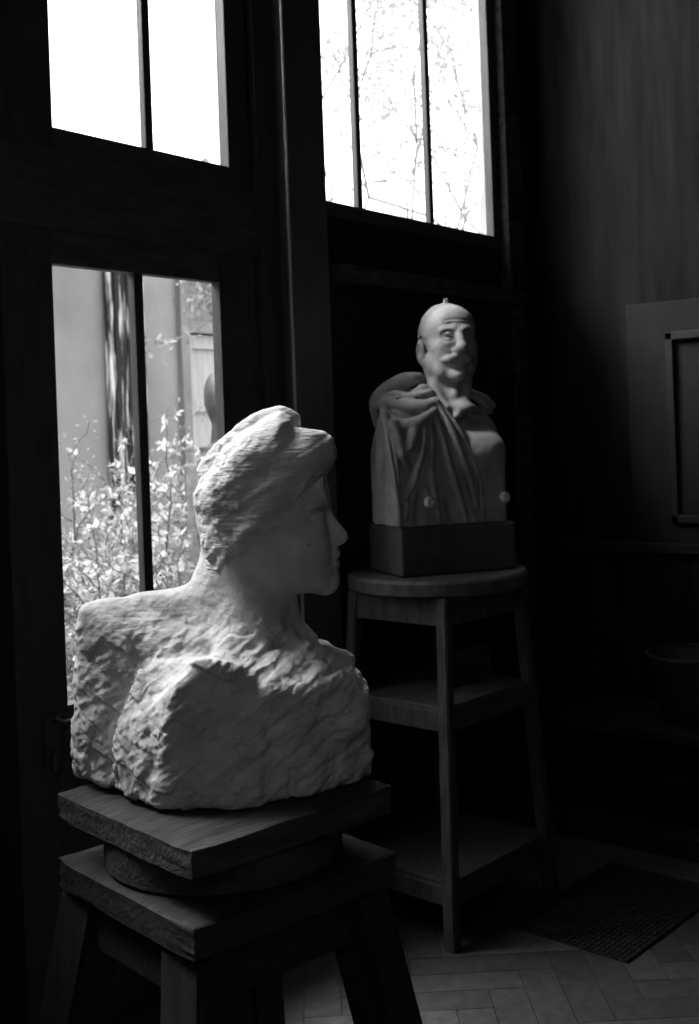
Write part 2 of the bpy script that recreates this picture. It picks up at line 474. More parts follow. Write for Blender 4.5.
def woman():
    root = empty('stone_bust', WC, math.atan2(RT[1], RT[0]))
    tag(root, 'pale rough-hewn stone bust of a woman in profile, on the low wooden stand', 'bust')
    s = Vol((-0.31, -0.21, -0.01), (0.31, 0.26, 0.70), 0.0027)
    pts = lambda l: [W(*p) for p in l]
    # uncarved back of the block
    s.hull(pts([(79, 609, -.02), (97, 598, .0), (150, 594, .01), (206, 602, .02), (84, 602, .13), (205, 598, .15), (74, 640, -.01), (73, 676, .0), (71, 705, .03),
                (69, 735, .05), (68, 765, .05), (76, 776, .10), (98, 790, -.02), (215, 770, .17), (250, 650, .17), (215, 790, -.03), (205, 660, -.06), (120, 640, -.045)]), 0.02, 0.012)
    # broken stump of the near arm
    s.hull(pts([(142, 668, -.09), (165, 660, -.125), (192, 657, -.135), (240, 663, -.125), (252, 668, -.07), (240, 660, .0), (150, 660, -.03), (120, 690, -.07), (115, 712, -.07),
                (117, 742, -.07), (122, 770, -.06), (112, 790, -.03), (150, 809, -.12), (166, 812, -.128), (166, 740, -.15), (172, 690, -.15), (258, 806, -.115), (262, 710, -.115), (250, 800, .05), (120, 790, .0)]), 0.016, 0.008)
    # chest block with the far breast
    s.hull(pts([(238, 690, -.115), (285, 672, -.085), (335, 664, -.05), (358, 668, -.02), (367, 684, -.005), (371, 700, .0), (372, 735, .01), (376, 765, .02), (372, 778, .03), (340, 790, -.04),
                (300, 803, -.095), (230, 809, -.12), (250, 645, -.04), (300, 636, -.03), (250, 640, .12), (340, 668, .10), (368, 710, .10), (366, 772, .12), (230, 770, .17)]), 0.02, 0.012)
    # shoulders sloping from the neck
    s.hull(pts([(292, 612, .03), (303, 618, .02), (322, 634, .02), (344, 652, .02), (360, 665, .02), (370, 690, .03), (250, 640, -.06), (290, 660, -.07), (250, 610, .1), (330, 655, .11), (365, 690, .11), (240, 680, -.09), (300, 690, -.07), (300, 700, .12), (215, 640, .12), (215, 640, -.05)]), 0.02, 0.012)
    s.chain(pts([(212, 585, .03), (198, 600, .03), (150, 612, .04)]), [.03, .03, .03], 0.03)
    # neck
    s.cap(W(262, 555, .02), W(250, 640, .02), .068, .074, .03)
    s.cap(W(228, 560, .03), W(218, 640, .04), .045, .06, .03)
    s.chain(pts([(232, 565, -.040), (250, 600, -.042), (276, 640, -.052)]), [.016, .016, .012], 0.04)
    s.chain(pts([(276, 640, -.06), (310, 652, -.045), (345, 660, -.01)]), [.012, .012, .012], 0.025)
    s.ell(W(283, 642, -.075), (.02, .02, .012), 0.03, cut=True)
    # breast ridge and the hollow between arm and chest
    s.chain(pts([(262, 702, -.110), (285, 692, -.10), (312, 690, -.085), (340, 692, -.052)]), [.012, .014, .014, .016], 0.045)
    s.hull(pts([(225, 650, -.07), (262, 655, -.075), (300, 662, -.07), (340, 664, -.04), (240, 700, -.12), (300, 700, -.10), (215, 690, -.12), (230, 650, .1), (330, 670, .08), (300, 740, -.09), (230, 740, -.12)]), .03, .02)
    s.chain(pts([(318, 700, -.09), (330, 686, -.075), (352, 674, -.04)]), [.006, .009, .008], .012)
    s.chain(pts([(322, 715, -.10), (336, 700, -.088), (350, 690, -.062)]), [.006, .009, .007], .012, cut=True)
    s.ell(W(346, 712, -.03), (.04, .035, .045), 0.03)
    # fan-carved hollow behind the arm
    s.chain(pts([(70, 684, -.05), (112, 690, -.105), (160, 650, -.12)]), [.02, .045, .05], 0.02, cut=True)
    s.chain(pts([(110, 700, -.11), (104, 740, -.12), (100, 775, -.12)]), [.03, .03, .02], 0.02, cut=True)
    # head
    he = .02
    mass = [W(*p, he)[[0, 2]] for p in [(321, 470), (325, 485), (326.5, 498), (327, 515), (329, 532), (332, 547), (334, 560), (333.5, 572), (330, 583), (322, 588), (308, 590), (297, 594), (280, 606), (236, 606), (206, 584), (203, 556),
                                        (198, 530), (193, 500), (200, 475), (230, 441), (270, 425), (305, 440)]]
    s.inflate(mass, .071, .085, he, 0.012)
    prof = [W(*p, he)[[0, 2]] for p in [(323, 474), (324.6, 483), (327.3, 495.4), (328.2, 503), (329.6, 510), (333, 515.5), (338.5, 522.5), (344, 529), (347.6, 534), (348.2, 538), (346, 541.4), (340.5, 543.5), (336.8, 546.3),
                                        (338.6, 550), (340.4, 552.4), (339.6, 555.6), (336.6, 558.6), (338.6, 561), (339.2, 564.2), (337, 567), (334.6, 569.8), (336, 574), (336.2, 579), (333.6, 584.3), (328, 588), (318, 589), (312, 570), (312, 500)]]
    zz = lambda y: W(330, y, he)[2]
    s.slab(prof, [(zz(474), .05), (zz(497), .036), (zz(508), .013), (zz(524), .012), (zz(536), .017), (zz(543), .017), (zz(547), .016), (zz(552), .022), (zz(558), .027), (zz(565), .023), (zz(570), .022), (zz(580), .025), (zz(589), .018)], he, 0.022)
    for sg in (-1, 1):
        s.ell(W(325, 517, he)+np.array([0.004, sg*.034, 0]), (.011, .018, .0105), .014, cut=True)      # socket
        s.ell(W(315.5, 517, he)+np.array([0, sg*.032, 0]), (.0135, .0145, .0125), .002)              # eyeball
        s.chain([W(323.5, 515.5, he)+np.array([0, sg*.022, 0]), W(323, 512.2, he)+np.array([0, sg*.034, 0]), W(315.5, 515.5, he)+np.array([0, sg*.047, 0])], [.003, .0034, .003], .003)
        s.chain([W(323, 519, he)+np.array([0, sg*.022, 0]), W(321.5, 522, he)+np.array([0, sg*.034, 0]), W(315, 519, he)+np.array([0, sg*.046, 0])], [.0025, .0028, .0025], .004)
        s.chain([W(326, 504, he)+np.array([0, sg*.018, 0]), W(323, 500.5, he)+np.array([0, sg*.038, 0]), W(312, 505, he)+np.array([0, sg*.056, 0])], [.006, .007, .006], .010)
        s.ell(W(338.5, 540, he)+np.array([0, sg*.0135, 0]), (.0105, .007, .008), .005)               # nostril wing
        s.ell(W(341, 543.4, he)+np.array([0, sg*.008, 0]), (.004, .004, .003), .002, cut=True)
        s.ell(W(303, 545, he)+np.array([0, sg*.036, 0]), (.040, .030, .045), .03)                     # cheek
        s.ell(W(330.5, 558.5, he)+np.array([0, sg*.029, 0]), (.008, .006, .005), .006, cut=True)      # mouth corner
    s.chain([W(338.5, 558.4, he)+np.array([0.001, 0, 0]), W(335.5, 558.6, he)+np.array([0, -.017, 0]), W(329, 559, he)+np.array([0, -.03, 0])], [.0016, .0016, .0008], .004, cut=True)
    s.chain([W(338.5, 558.4, he)+np.array([0.001, 0, 0]), W(335.5, 558.6, he)+np.array([0, .017, 0]), W(329, 559, he)+np.array([0, .03, 0])], [.0016, .0016, .0008], .004, cut=True)
    for sg in (-1, 1):
        s.chain([W(326, 583, he)+np.array([0, sg*.018, 0]), W(302, 578, he)+np.array([0, sg*.042, 0]), W(276, 564, he)+np.array([0, sg*.052, 0]), W(262, 540, he)+np.array([0, sg*.054, 0])], [.012, .016, .018, .018], .03)      # jaw
    s.ell(W(250, 565, he), (.06, .058, .06), .04)
    s.cap(W(316, 604, .02), W(303, 597, .02), .012, .012, .015, cut=True)
    # drill holes and points
    for px, py, e, r in ((195, 715, -.157, .007), (346, 709, -.053, .008), (325, 661, -.055, .005), (246, 655, -.055, .005), (235, 651, -.055, .005), (236, 640, -.05, .004), (253, 634, -.062, .003),
                         (222, 662, -.132, .007), (229, 667, -.13, .006), (309, 545, -.045, .003), (276, 516, -.055, .003)):
        s.ell(W(px, py, e), (r * .8, r * 1.6, r * .8), .002, cut=True)
    V, Q = s.mesh()
    V = relax(V, Q, 2, 0.4)
    N = normals(V, Q)
    z = V[:, 2]
    face = np.clip((V[:, 0] + .02) / .05, 0, 1) * np.clip((z - .3) / .05, 0, 1)       # smooth, finished front of the head
    top = np.clip((z - .27) / .06, 0, 1) * .55
    rough = np.clip(1 - face - top * .8, 0.10, 1)
    cut = np.clip((.30 - z) / .06, 0, 1)
    d = cut * (chips(V * 19) * .006 + chips(V * 48 + 5) * .0022) * (1 - .45 * np.clip((V[:, 0] + .08) / .06, 0, 1)) + rough * (fbm(V * 13, 3) * .006 + fbm(V * 60 + 9, 3) * .0022) + cut * fbm(V * 30 + 2, 3) * .003
    # long chisel strokes over the chest
    st = np.stack([V[:, 0] * 14 + z * 16, V[:, 1] * 14, (z * 75 - V[:, 0] * 52)], 1)
    d += cut * np.clip((V[:, 0] + .02) / .06, 0, 1) * vnoise(st) * .0040
    d += cut * vnoise(st * 2.1 + 7) * .0014
    gr = np.stack([V[:, 0] * 14, V[:, 1] * 14, z * 95 + V[:, 0] * 40], 1)
    d += np.clip(1 - np.abs(z - .3) / .1, 0, 1) * (1 - face) * vnoise(gr) * .0012
    V = V + N * d[:, None]
    V[:, 2] = np.maximum(V[:, 2], 0.0)
    link_np('body', V, Q, M['marble'], root, np.clip(1 - face, 0, 1))

    # hair: one swept-up mass with a roll over the brow and a knot on top
    h = Vol((-0.10, -0.11, 0.36), (0.22, 0.15, 0.70), 0.0027)
    hp = [W(*p, he)[[0, 2]] for p in [(322, 480), (329, 470), (331, 455), (325, 440), (313, 432), (300, 430), (293, 417), (281, 411), (266, 417), (234, 437), (219, 455), (202, 479), (194, 492), (195, 505), (200, 530), (204.5, 556), (205, 584),
                                      (211, 592), (232, 581), (254, 568), (274, 552), (288, 535), (296, 518), (306, 503), (316, 490)]]
    h.inflate(hp, .080, .050, he, 0.01, .7)
    r2 = Matrix.Rotation(math.radians(-25), 3, 'Y')
    RR = [[r2[i][j] for j in range(3)] for i in range(3)]
    h.chain([W(298, 456, he-.042), W(315, 454, he-.026), W(318, 451, he), W(315, 454, he+.026), W(298, 456, he+.042)], [.026, .030, .031, .030, .026], .02)
    h.chain([W(318, 446, he-.02), W(296, 440, he-.035), W(270, 446, he-.045), W(240, 466, he-.05)], [.02, .02, .018, .016], .02)
    h.chain([W(290, 421, he), W(279, 419, he), W(262, 426, he), W(236, 446, he), W(214, 472, he)], [.018, .022, .024, .026, .028], .012)
    rs = random.Random(4)
    for i in range(16):                                   # locks swept from brow and temple to the nape
        t = i / 15
        sg = -1 if i % 2 else 1
        x0, y0 = 312 - 26 * t, 470 + 50 * t
        h.chain([W(x0, y0, he + sg * .064), W(x0 - 26, y0 + 5 + 4 * t, he + sg * .074), W(x0 - 55, y0 + 22, he + sg * .072), W(max(x0 - 88, 206), y0 + 48 - 10 * t, he + sg * .058)], [.003, .0055, .006, .004], .008)
    V, Q = h.mesh(); V = relax(V, Q, 1, 0.4); N = normals(V, Q)
    # locks streaming back and down from the brow
    ang = V[:, 2] * 1.0 - V[:, 0] * .75
    lk = np.stack([(V[:, 0] + V[:, 2] * .8) * 13, V[:, 1] * 26, ang * 70], 1)
    back = np.clip((.12 - V[:, 0]) / .1, .1, 1)
    d = vnoise(lk) * .0012 + vnoise(lk * 1.9 + 3) * .0006 + fbm(V * 20, 2) * .003 + back * (fbm(V * 45, 3) * .004 + chips(V * 60) * .0025)
    V = V + N * d[:, None]
    link_np('hair', V, Q, M['stone_hair'], root)
    return root
woman()

# ------------------------------------------------------------------ man's bust on the tall stand
MC = np.array([3.02, 2.03, 1.0515]); MD = float((MC - O) @ FW)
Q_ = local(MC, MD)
def man():
    root = empty('plaster_bust', MC, math.atan2(RT[1], RT[0]))
    tag(root, 'grey plaster bust of a moustached older man, draped over one shoulder, on the tall stand', 'bust')
    P = lambda l: [Q_(*p) for p in l]
    yaw = math.radians(20); ax = np.array([math.cos(yaw), math.sin(yaw), 0]); nrm = np.array([math.sin(yaw), -math.cos(yaw), 0])
    cz = Q_(443, 548, 0)
    c0 = np.array([.018, .0, 0])
    def B(a, n, z): return c0 + ax * a + nrm * n + np.array([0, 0, z])
    zt = Q_(430, 525, -.1)[2]
    # plinth
    x0 = Q_(399, 570, -.12)
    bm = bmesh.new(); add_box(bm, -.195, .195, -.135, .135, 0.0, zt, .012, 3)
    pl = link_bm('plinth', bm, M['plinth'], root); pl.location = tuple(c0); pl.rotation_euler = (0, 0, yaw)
    # body
    s = Vol((-0.25, -0.22, zt - .02), (0.24, 0.24, 0.90), 0.0026)
    zs = Q_(430, 440, -.1)[2]
    k = [B(a, n, z) for z in (zt - .015, zs) for a, n in ((-.18, -.115), (.18, -.115), (.18, .115), (-.18, .115))]
    sh = [B(-.168, .0, Q_(385, 405)[2]), B(-.15, .06, Q_(385, 408)[2]), B(-.14, -.06, Q_(385, 402)[2]), B(.165, .0, Q_(495, 415)[2]), B(.15, .06, Q_(495, 420)[2]), B(.14, -.06, Q_(495, 410)[2]),
          B(-.07, .0, Q_(425, 388)[2]), B(.075, .0, Q_(472, 392)[2]), B(-.06, -.08, Q_(425, 388)[2]), B(.06, -.08, Q_(472, 390)[2]), B(0, .085, Q_(450, 418)[2])]
    torso = k + sh
    s.hull(torso, .01, .022)
    zp = Q_(470, 452)[2]
    for sg in (-1, 1):
        if sg > 0: s.ell(B(.085, .085, zp), (.075, .040, .05), .05)
        s.chain([B(sg * .015, .085, Q_(450, 414)[2]), B(sg * .07, .085, Q_(470, 409)[2]), B(sg * .14, .04, Q_(490, 411)[2])], [.012, .013, .014], .022)
        s.ell(B(sg * .06, .108, Q_(470, 421)[2]), (.03, .012, .016), .02, cut=True)
        s.ell(B(sg * .15, .02, Q_(495, 432)[2]), (.04, .05, .05), .03)
    s.chain([B(0, .14, Q_(450, 440)[2]), B(0, .14, Q_(450, 500)[2])], [.008, .008], .02, cut=True)
    # neck
    hb = Q_(448, 345, .01)           # middle of the head
    s.cap(hb + np.array([-.002, .02, -.06]), Q_(445, 410, .02), .065, .070, .025)
    s.chain([hb + np.array([-.055, -.005, -.07]), Q_(435, 392, -.045), Q_(450, 413, -.075)], [.014, .013, .011], .035)
    s.chain([hb + np.array([.055, .01, -.07]), Q_(466, 395, -.025), Q_(456, 413, -.065)], [.014, .013, .011], .035)
    s.ell(Q_(455, 393, -.045), (.008, .010, .012), .03)
    s.ell(Q_(452, 412, -.088), (.010, .010, .010), .02, cut=True)
    # head, modelled in its own axes: x to its side, y forward, z up from the chin
    hy = math.radians(15)
    lx = np.array([math.cos(hy), math.sin(hy), 0]); fy = np.array([math.sin(hy), -math.cos(hy), 0])
    zc = Q_(455, 382, -.05)[2]
    hc = np.array([hb[0], hb[1], zc])
    tl = math.radians(0)
    def Hd(x, y, z): return hc + lx * x + fy * y + np.array([0, 0, np.interp(z, (-.2, 0, .05, .087, .1195, .165, .24, .3), (-.2, 0, .052, .102, .143, .180, .24, .3))])
    R = [[lx[0], fy[0], 0], [lx[1], fy[1], 0], [0, 0, 1]]
    e = lambda c, r, k=.01, cut=False: s.ell(Hd(*c), r, k, R, cut)
    ch = lambda l, r, k=.006, cut=False: s.chain([Hd(*p) for p in l], r, k, cut)
    s.ell(hc + fy * -.012 + np.array([0, 0, .155]), (.083, .098, .094), .01, R)
    e((0, .028, .100), (.073, .067, .095), .02)
    e((0, .036, .042), (.062, .053, .045), .025)
    s.ell(hc + fy * .042 + np.array([0, 0, .180]), (.071, .052, .056), .025, R)
    ch([(-.046, .078, .137), (-.022, .094, .139), (0, .094, .137), (.022, .094, .139), (.046, .078, .137)], [.011, .013, .011, .013, .011], .010)
    for sg in (-1, 1):
        e((sg * .034, .102, .1185), (.025, .021, .017), .012, True)
        e((sg * .033, .071, .1190), (.0160, .0165, .0150), .002)
        ch([(sg * .014, .087, .121), (sg * .030, .092, .1275), (sg * .049, .076, .121)], [.0042, .005, .004], .004)
        ch([(sg * .015, .086, .116), (sg * .031, .089, .1105), (sg * .048, .075, .116)], [.0035, .004, .0035], .004)
        ch([(sg * .018, .085, .105), (sg * .032, .084, .100), (sg * .048, .070, .106)], [.006, .0065, .005], .008)     # eye bag
        e((sg * .048, .056, .092), (.022, .024, .020), .02)
        ch([(sg * .019, .101, .088), (sg * .031, .090, .070), (sg * .037, .078, .046)], [.004, .005, .004], .008, True)   # fold beside the nose
        ch([(sg * .042, .064, .07), (sg * .043, .052, .035)], [.012, .010], .035)
        e((sg * .0155, .105, .083), (.0100, .0125, .0100), .006)
        e((sg * .0075, .112, .076), (.004, .005, .003), .002, True)
        # moustache half
        ch([(0, .106, .070), (sg * .014, .108, .069), (sg * .030, .099, .065), (sg * .043, .084, .062), (sg * .050, .072, .061)], [.0085, .0105, .0110, .009, .004], .008)
        # ear
        Re = R
        e((sg * .089, -.010, .086), (.012, .027, .040), .003)
        e((sg * .100, -.000, .089), (.008, .014, .025), .004, True)
        e((sg * .082, .004, .060), (.009, .011, .013), .005)
        e((sg * .07, .01, .055), (.014, .03, .03), .02)
    ch([(0, .092, .132), (0, .104, .118), (0, .117, .100), (0, .124, .089)], [.0120, .0135, .0155, .0175], .010)
    e((0, .120, .087), (.0175, .0135, .0150), .010)
    ch([(-.024, .085, .049), (0, .100, .047), (.024, .085, .049)], [.004, .006, .004], .010)
    ch([(-.028, .087, .0545), (0, .106, .0535), (.028, .087, .0545)], [.0012, .0018, .0012], .004, True)
    e((0, .095, .058), (.034, .015, .012), .012)
    e((0, .086, .019), (.026, .020, .020), .022)
    e((0, .106, .034), (.018, .007, .005), .008, True)
    for zz_, aa in ((.168, .1), (.181, .096)):
        ch([(-.04, .083 - (aa - .1), zz_ - .004), (0, aa, zz_), (.04, .083 - (aa - .1), zz_ - .004)], [.0016, .002, .0016], .005, True)
    ch([(-.006, .103, .138), (-.005, .103, .152)], [.0015, .0015], .004, True)
    ch([(.006, .103, .138), (.005, .103, .152)], [.0015, .0015], .004, True)
    V, Q = s.mesh(); V = relax(V, Q, 1, 0.4); N = normals(V, Q)
    V = V + N * (fbm(V * 40, 3) * .0012 + fbm(V * 14 + 3, 2) * .0012)[:, None]
    link_np('body', V, Q, M['plaster'], root)

    # cropped hair at sides and back
    g = Vol(tuple(hc + np.array([-.13, -.14, .03])), tuple(hc + np.array([.13, .14, .28])), .0026)
    g.ell(hc + fy * -.014 + np.array([0, 0, .155]), (.0885, .1035, .0985), 0, R)
    g.ell(Hd(0, -.045, .10), (.072, .062, .075), .015, R)
    sl, (X, Y, Z) = g.reg(g.lo, [a[-1] for a in g.ax], 0)
    xx = (X - hc[0]) * lx[0] + (Y - hc[1]) * lx[1]; yy = (X - hc[0]) * fy[0] + (Y - hc[1]) * fy[1]; zz_ = Z - hc[2]
    line = yy - np.interp(zz_, (.08, .12, .15, .19, .212, .222, .24), (.012, .018, .030, .045, .060, .075, .12))        # hairline
    ear = np.sqrt(((yy + .008) / .75) ** 2 + (zz_ - .100) ** 2) - .048
    D = np.maximum(g.D, line); D = np.maximum(D, -ear); g.D = np.maximum(D, .055 - zz_).astype(np.float32)
    V, Q = g.mesh(); V = relax(V, Q, 1, 0.4); N = normals(V, Q)
    st = np.stack([V[:, 0] * 60, V[:, 1] * 60, V[:, 2] * 26], 1)
    V = V + N * (vnoise(st) * .0020 + vnoise(st * 2.2) * .0010)[:, None]
    link_np('hair', V, Q, M['plaster'], root)

    # cloth thrown over the shoulder at the left
    v = Vol((-0.29, -0.27, zt - .01), (0.24, 0.26, 0.62), 0.0028)
    d, sl, (X, Y, Z) = v.hull_field(torso, .022, .04, .010)
    a, b_ = Q_(436, 402, 0), Q_(480, 532, 0)
    n = np.array([b_[2] - a[2], -(b_[0] - a[0])]); n /= np.linalg.norm(n)
    if n @ (np.array([Q_(400, 480)[0], Q_(400, 480)[2]]) - a[[0, 2]]) > 0: n = -n
    side = (X - a[0]) * n[0] + (Z - a[2]) * n[1]
    neckcut = .075 - np.sqrt((X - Q_(447, 395)[0]) ** 2 + (Y - Q_(447, 395, .02)[1]) ** 2)
    q = np.maximum(np.maximum(d, side), np.maximum(neckcut, zt - Z + .002))
    v.put(q, sl, .0)
    cs, sn = math.cos(yaw), math.sin(yaw)
    def Fn(px, py, n):
        # a point n in front of the middle of the block, seen at px, py
        w_ = -.1
        for _ in range(4):
            q_ = Q_(px, py, w_); a_ = (q_[0] - c0[0] - n * sn) / cs; w_ = a_ * sn - n * cs
        return Q_(px, py, w_)
    c = lambda l, r, k=.008, cut=False: v.chain(P(l), r, k, cut)
    f = lambda l, r, k=.006, cut=False: v.chain([Fn(*p) for p in l], r, k, cut)
    # thick roll over the shoulder
    c([(377, 425, .06), (376, 403, .02), (386, 391, -.01), (402, 382, -.02), (416, 379, .0), (423, 383, .05)], [.012, .022, .026, .027, .023, .02], .010)
    c([(376, 406, -.02), (390, 402, -.085), (408, 405, -.115), (424, 407, -.115), (435, 403, -.085)], [.014, .018, .021, .023, .019], .005)
    c([(381, 399, -.03), (396, 395, -.085), (413, 398, -.10), (430, 393, -.06)], [.010, .015, .017, .015], .004)
    c([(383, 409, -.06), (391, 419, -.125), (404, 425, -.15), (420, 421, -.15), (433, 411, -.115)], [.012, .017, .019, .020, .015], .005)
    c([(412, 397, -.07), (421, 390, -.06), (428, 389, -.05)], [.018, .019, .012], .006)
    c([(417, 385, -.055), (408, 391, -.085), (410, 397, -.10), (416, 399, -.11)], [.008, .010, .007, .004], .006, True)
    c([(400, 399, -.115), (386, 402, -.085)], [.005, .004], .006, True)
    c([(392, 411, -.12), (410, 415, -.15), (428, 411, -.13)], [.004, .0055, .005], .006, True)
    # folds falling from it: ridges, then the hollows between them
    f([(384, 414, .07), (390, 440, .112), (395, 470, .128), (398, 500, .130), (399.5, 524, .128)], [.014, .014, .012, .009, .008], .010)
    f([(394, 424, .105), (401, 450, .128), (408, 470, .126)], [.016, .015, .010], .010)
    f([(415, 426, .115), (411, 441, .134), (402, 455, .136)], [.018, .017, .010], .008)
    f([(425, 420, .115), (424, 445, .132), (417, 470, .132), (409, 496, .130), (405, 520, .126)], [.013, .013, .011, .009, .006], .006)
    f([(429, 417, .112), (432, 445, .126), (431, 470, .126), (436, 500, .124), (440, 522, .120)], [.010, .010, .009, .008, .006], .006)
    f([(433, 411, .10), (442, 440, .124), (450, 468, .126), (460, 498, .126), (466, 522, .120)], [.012, .0125, .012, .010, .007], .005)
    f([(436, 406, .09), (452, 433, .118), (463, 461, .124), (471, 482, .122), (477, 508, .120)], [.013, .014, .013, .012, .008], .005)
    f([(438, 403, .08), (459, 430, .110), (472, 458, .118), (480, 484, .118), (483, 520, .116)], [.009, .010, .009, .008, .006], .005)
    f([(428, 428, .134), (427.5, 450, .144), (424, 474, .142), (421, 500, .14)], [.005, .007, .008, .008], .006, True)
    f([(405, 432, .128), (408, 452, .146), (412, 478, .144), (411, 500, .136)], [.006, .010, .012, .010], .010, True)
    f([(437, 424, .126), (444, 455, .144), (452, 486, .142), (458, 515, .138)], [.005, .007, .007, .008], .006, True)
    f([(443, 421, .118), (456, 452, .140), (465, 485, .140), (470, 512, .138)], [.004, .005, .006, .006], .006, True)
    f([(421, 492, .130), (419, 520, .128)], [.012, .014], .012, True)
    f([(448, 500, .130), (452, 522, .128)], [.010, .012], .012, True)
    f([(389, 432, .12), (396, 470, .138), (401, 505, .136)], [.003, .004, .004], .006, True)
    # straight folds down the side of the block
    for nn, hh in ((.045, .25), (-.05, .33)):
        v.chain([B(-.184, nn * .5, zt + hh), B(-.188, nn, zt + .16), B(-.188, nn - .02, zt + .01)], [.008, .012, .007], .02)
    # end of the cloth coming over the far shoulder
    c([(464, 388, .06), (472, 394, .03), (484, 399, .03), (492, 406, .05)], [.012, .016, .016, .012], .008)
    c([(470, 396, -.005), (482, 403, .005), (490, 411, .03)], [.008, .012, .010], .008)
    V, Q = v.mesh(); V = relax(V, Q, 1, 0.4); N = normals(V, Q)
    st = np.stack([V[:, 0] * 34 + V[:, 2] * 8, V[:, 1] * 30, V[:, 2] * 9], 1)
    V = V + N * (vnoise(st) * .0022 * np.clip((.42 - V[:, 2]) / .1, .2, 1) + fbm(V * 50, 2) * .0007)[:, None]
    link_np('drapery', V, Q, M['drape'], root)

    # little plaster measuring points on crown and chest
    top = hc + fy * -.005 + np.array([0, 0, .253])
    bm = bmesh.new(); lathe(bm, [(0, -.006), (.012, -.004), (.010, .003), (.007, .006), (.009, .010), (.006, .0145), (0, .0155)], 20)
    p = link_bm('point', bm, M['plaster'], root, True); p.location = tuple(top)
    for px, py, e_ in ((427.5, 502.5, .132), (502.5, 497.5, .118)):
        bm = bmesh.new(); lathe(bm, [(0, 0), (.017, .002), (.019, .010), (.016, .018), (.009, .0205), (.0065, .020), (.006, .004), (0, .003)], 24)
        p = link_bm('point', bm, M['pin'], root, True); p.location = tuple(Fn(px, py, e_ - .01)); p.rotation_euler = (math.radians(82), 0, yaw + .35)
        p['label'] = 'white plaster point with a drilled hole'
man()
# ------------------------------------------------------------------ the room
YW, XE, CEIL = 2.35, 4.26, 4.4
def struct(o): o['kind'] = 'structure'; return o

# parquet floor: herringbone blocks, one mesh
def floor():
    w, n = 0.098, 4
    a = math.radians(-50); ca, sa = math.cos(a), math.sin(a)
    ox, oy = 2.694, 1.838
    V, Fc, tone = [], [], []
    g = 0.0012
    for k in range(-90, 91):
        for m in range(-14, 15):
            for bx in ((k + 2 * n * m, k, k + 2 * n * m + n, k + 1), (k + 2 * n * m + n, k - (n - 1), k + 2 * n * m + n + 1, k + 1)):
                x0, y0, x1, y1 = [q * w for q in bx]
                cx, cy = (x0 + x1) / 2, (y0 + y1) / 2
                X, Y = ox + cx * ca - cy * sa, oy + cx * sa + cy * ca
                if not (-2.9 < X < 4.7 and -3.4 < Y < 2.8): continue
                b = len(V); t = rng.uniform(.62, 1.1)
                z = -rng.uniform(0, .0012)
                for px, py, pz in ((x0 + g, y0 + g, z), (x1 - g, y0 + g, z), (x1 - g, y1 - g, z), (x0 + g, y1 - g, z), (x0 + g, y0 + g, z - .006), (x1 - g, y0 + g, z - .006), (x1 - g, y1 - g, z - .006), (x0 + g, y1 - g, z - .006)):
                    V.append((ox + px * ca - py * sa, oy + px * sa + py * ca, pz)); tone.append(t)
                Fc += [(b, b + 1, b + 2, b + 3)] + [(b + i, b + 4 + i, b + 4 + (i + 1) % 4, b + (i + 1) % 4) for i in range(4)]
    b = len(V)
    for x, y in ((-2.9, -3.4), (4.7, -3.4), (4.7, 2.5), (-2.9, 2.5)): V.append((x, y, -.005)); tone.append(.12)
    Fc.append((b, b + 1, b + 2, b + 3))
    o = link_mesh('floor', V, Fc, M['parquet'])
    ca_ = o.data.color_attributes.new('tone', 'FLOAT_COLOR', 'POINT')
    ca_.data.foreach_set('color', np.repeat(np.array(tone, np.float32)[:, None], 4, 1).ravel())
    struct(o)
floor()

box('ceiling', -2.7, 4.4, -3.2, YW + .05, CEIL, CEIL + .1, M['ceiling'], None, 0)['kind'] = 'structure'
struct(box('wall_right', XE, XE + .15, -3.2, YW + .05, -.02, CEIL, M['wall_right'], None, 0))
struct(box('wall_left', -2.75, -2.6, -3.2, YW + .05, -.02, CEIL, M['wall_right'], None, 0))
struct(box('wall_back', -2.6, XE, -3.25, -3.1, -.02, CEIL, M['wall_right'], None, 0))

# window wall: stained boards with openings (x0, x1, z0, z1)
OPEN = [(-.11, 1.46, 2.15, 3.95), (1.68, 2.55, 0.0, 3.64), (2.90, 4.02, 2.21, 3.74)]
def wall_with_openings():
    bm = bmesh.new(); xs = -2.6
    for x0, x1, z0, z1 in OPEN:
        add_box(bm, xs, x0, YW, YW + .05, -.02, CEIL)
        if z0 > 0: add_box(bm, x0, x1, YW, YW + .05, -.02, z0)
        add_box(bm, x0, x1, YW, YW + .05, z1, CEIL)
        xs = x1
    add_box(bm, xs, XE + .15, YW, YW + .05, -.02, CEIL)
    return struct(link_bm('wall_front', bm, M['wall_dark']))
wall_with_openings()

def pane(x0, x1, z0, z1, parent):
    y = YW + .018
    return link_mesh('pane', [(x0, y, z0), (x1, y, z0), (x1, y, z1), (x0, y, z1)], [(0, 1, 2, 3)], M['glass'], parent)

# glazed door with its handle
Y0, Y1 = YW - .005, YW + .03          # leaf thickness
d = empty('door_1', (0, 0, 0)); struct(d)
boxes('stile', [(1.67, 1.819, Y0, Y1, .004, 2.03), (2.412, 2.575, Y0, Y1, .004, 2.03)], M['frame'], d)
boxes('rail', [(1.819, 2.412, Y0, Y1, 1.943, 2.03), (1.819, 2.412, Y0, Y1, .72, .837), (1.819, 2.412, Y0, Y1, .004, .20)], M['frame_h'], d)
box('muntin', 2.092, 2.124, YW + .002, Y1 - .004, .837, 1.943, M['frame'], d)
box('panel', 1.819, 2.412, YW + .008, YW + .022, .20, .72, M['frame'], d)
for a, b in ((1.819, 2.092), (2.124, 2.412)):
    pane(a - .004, b + .004, .833, 1.947, d)
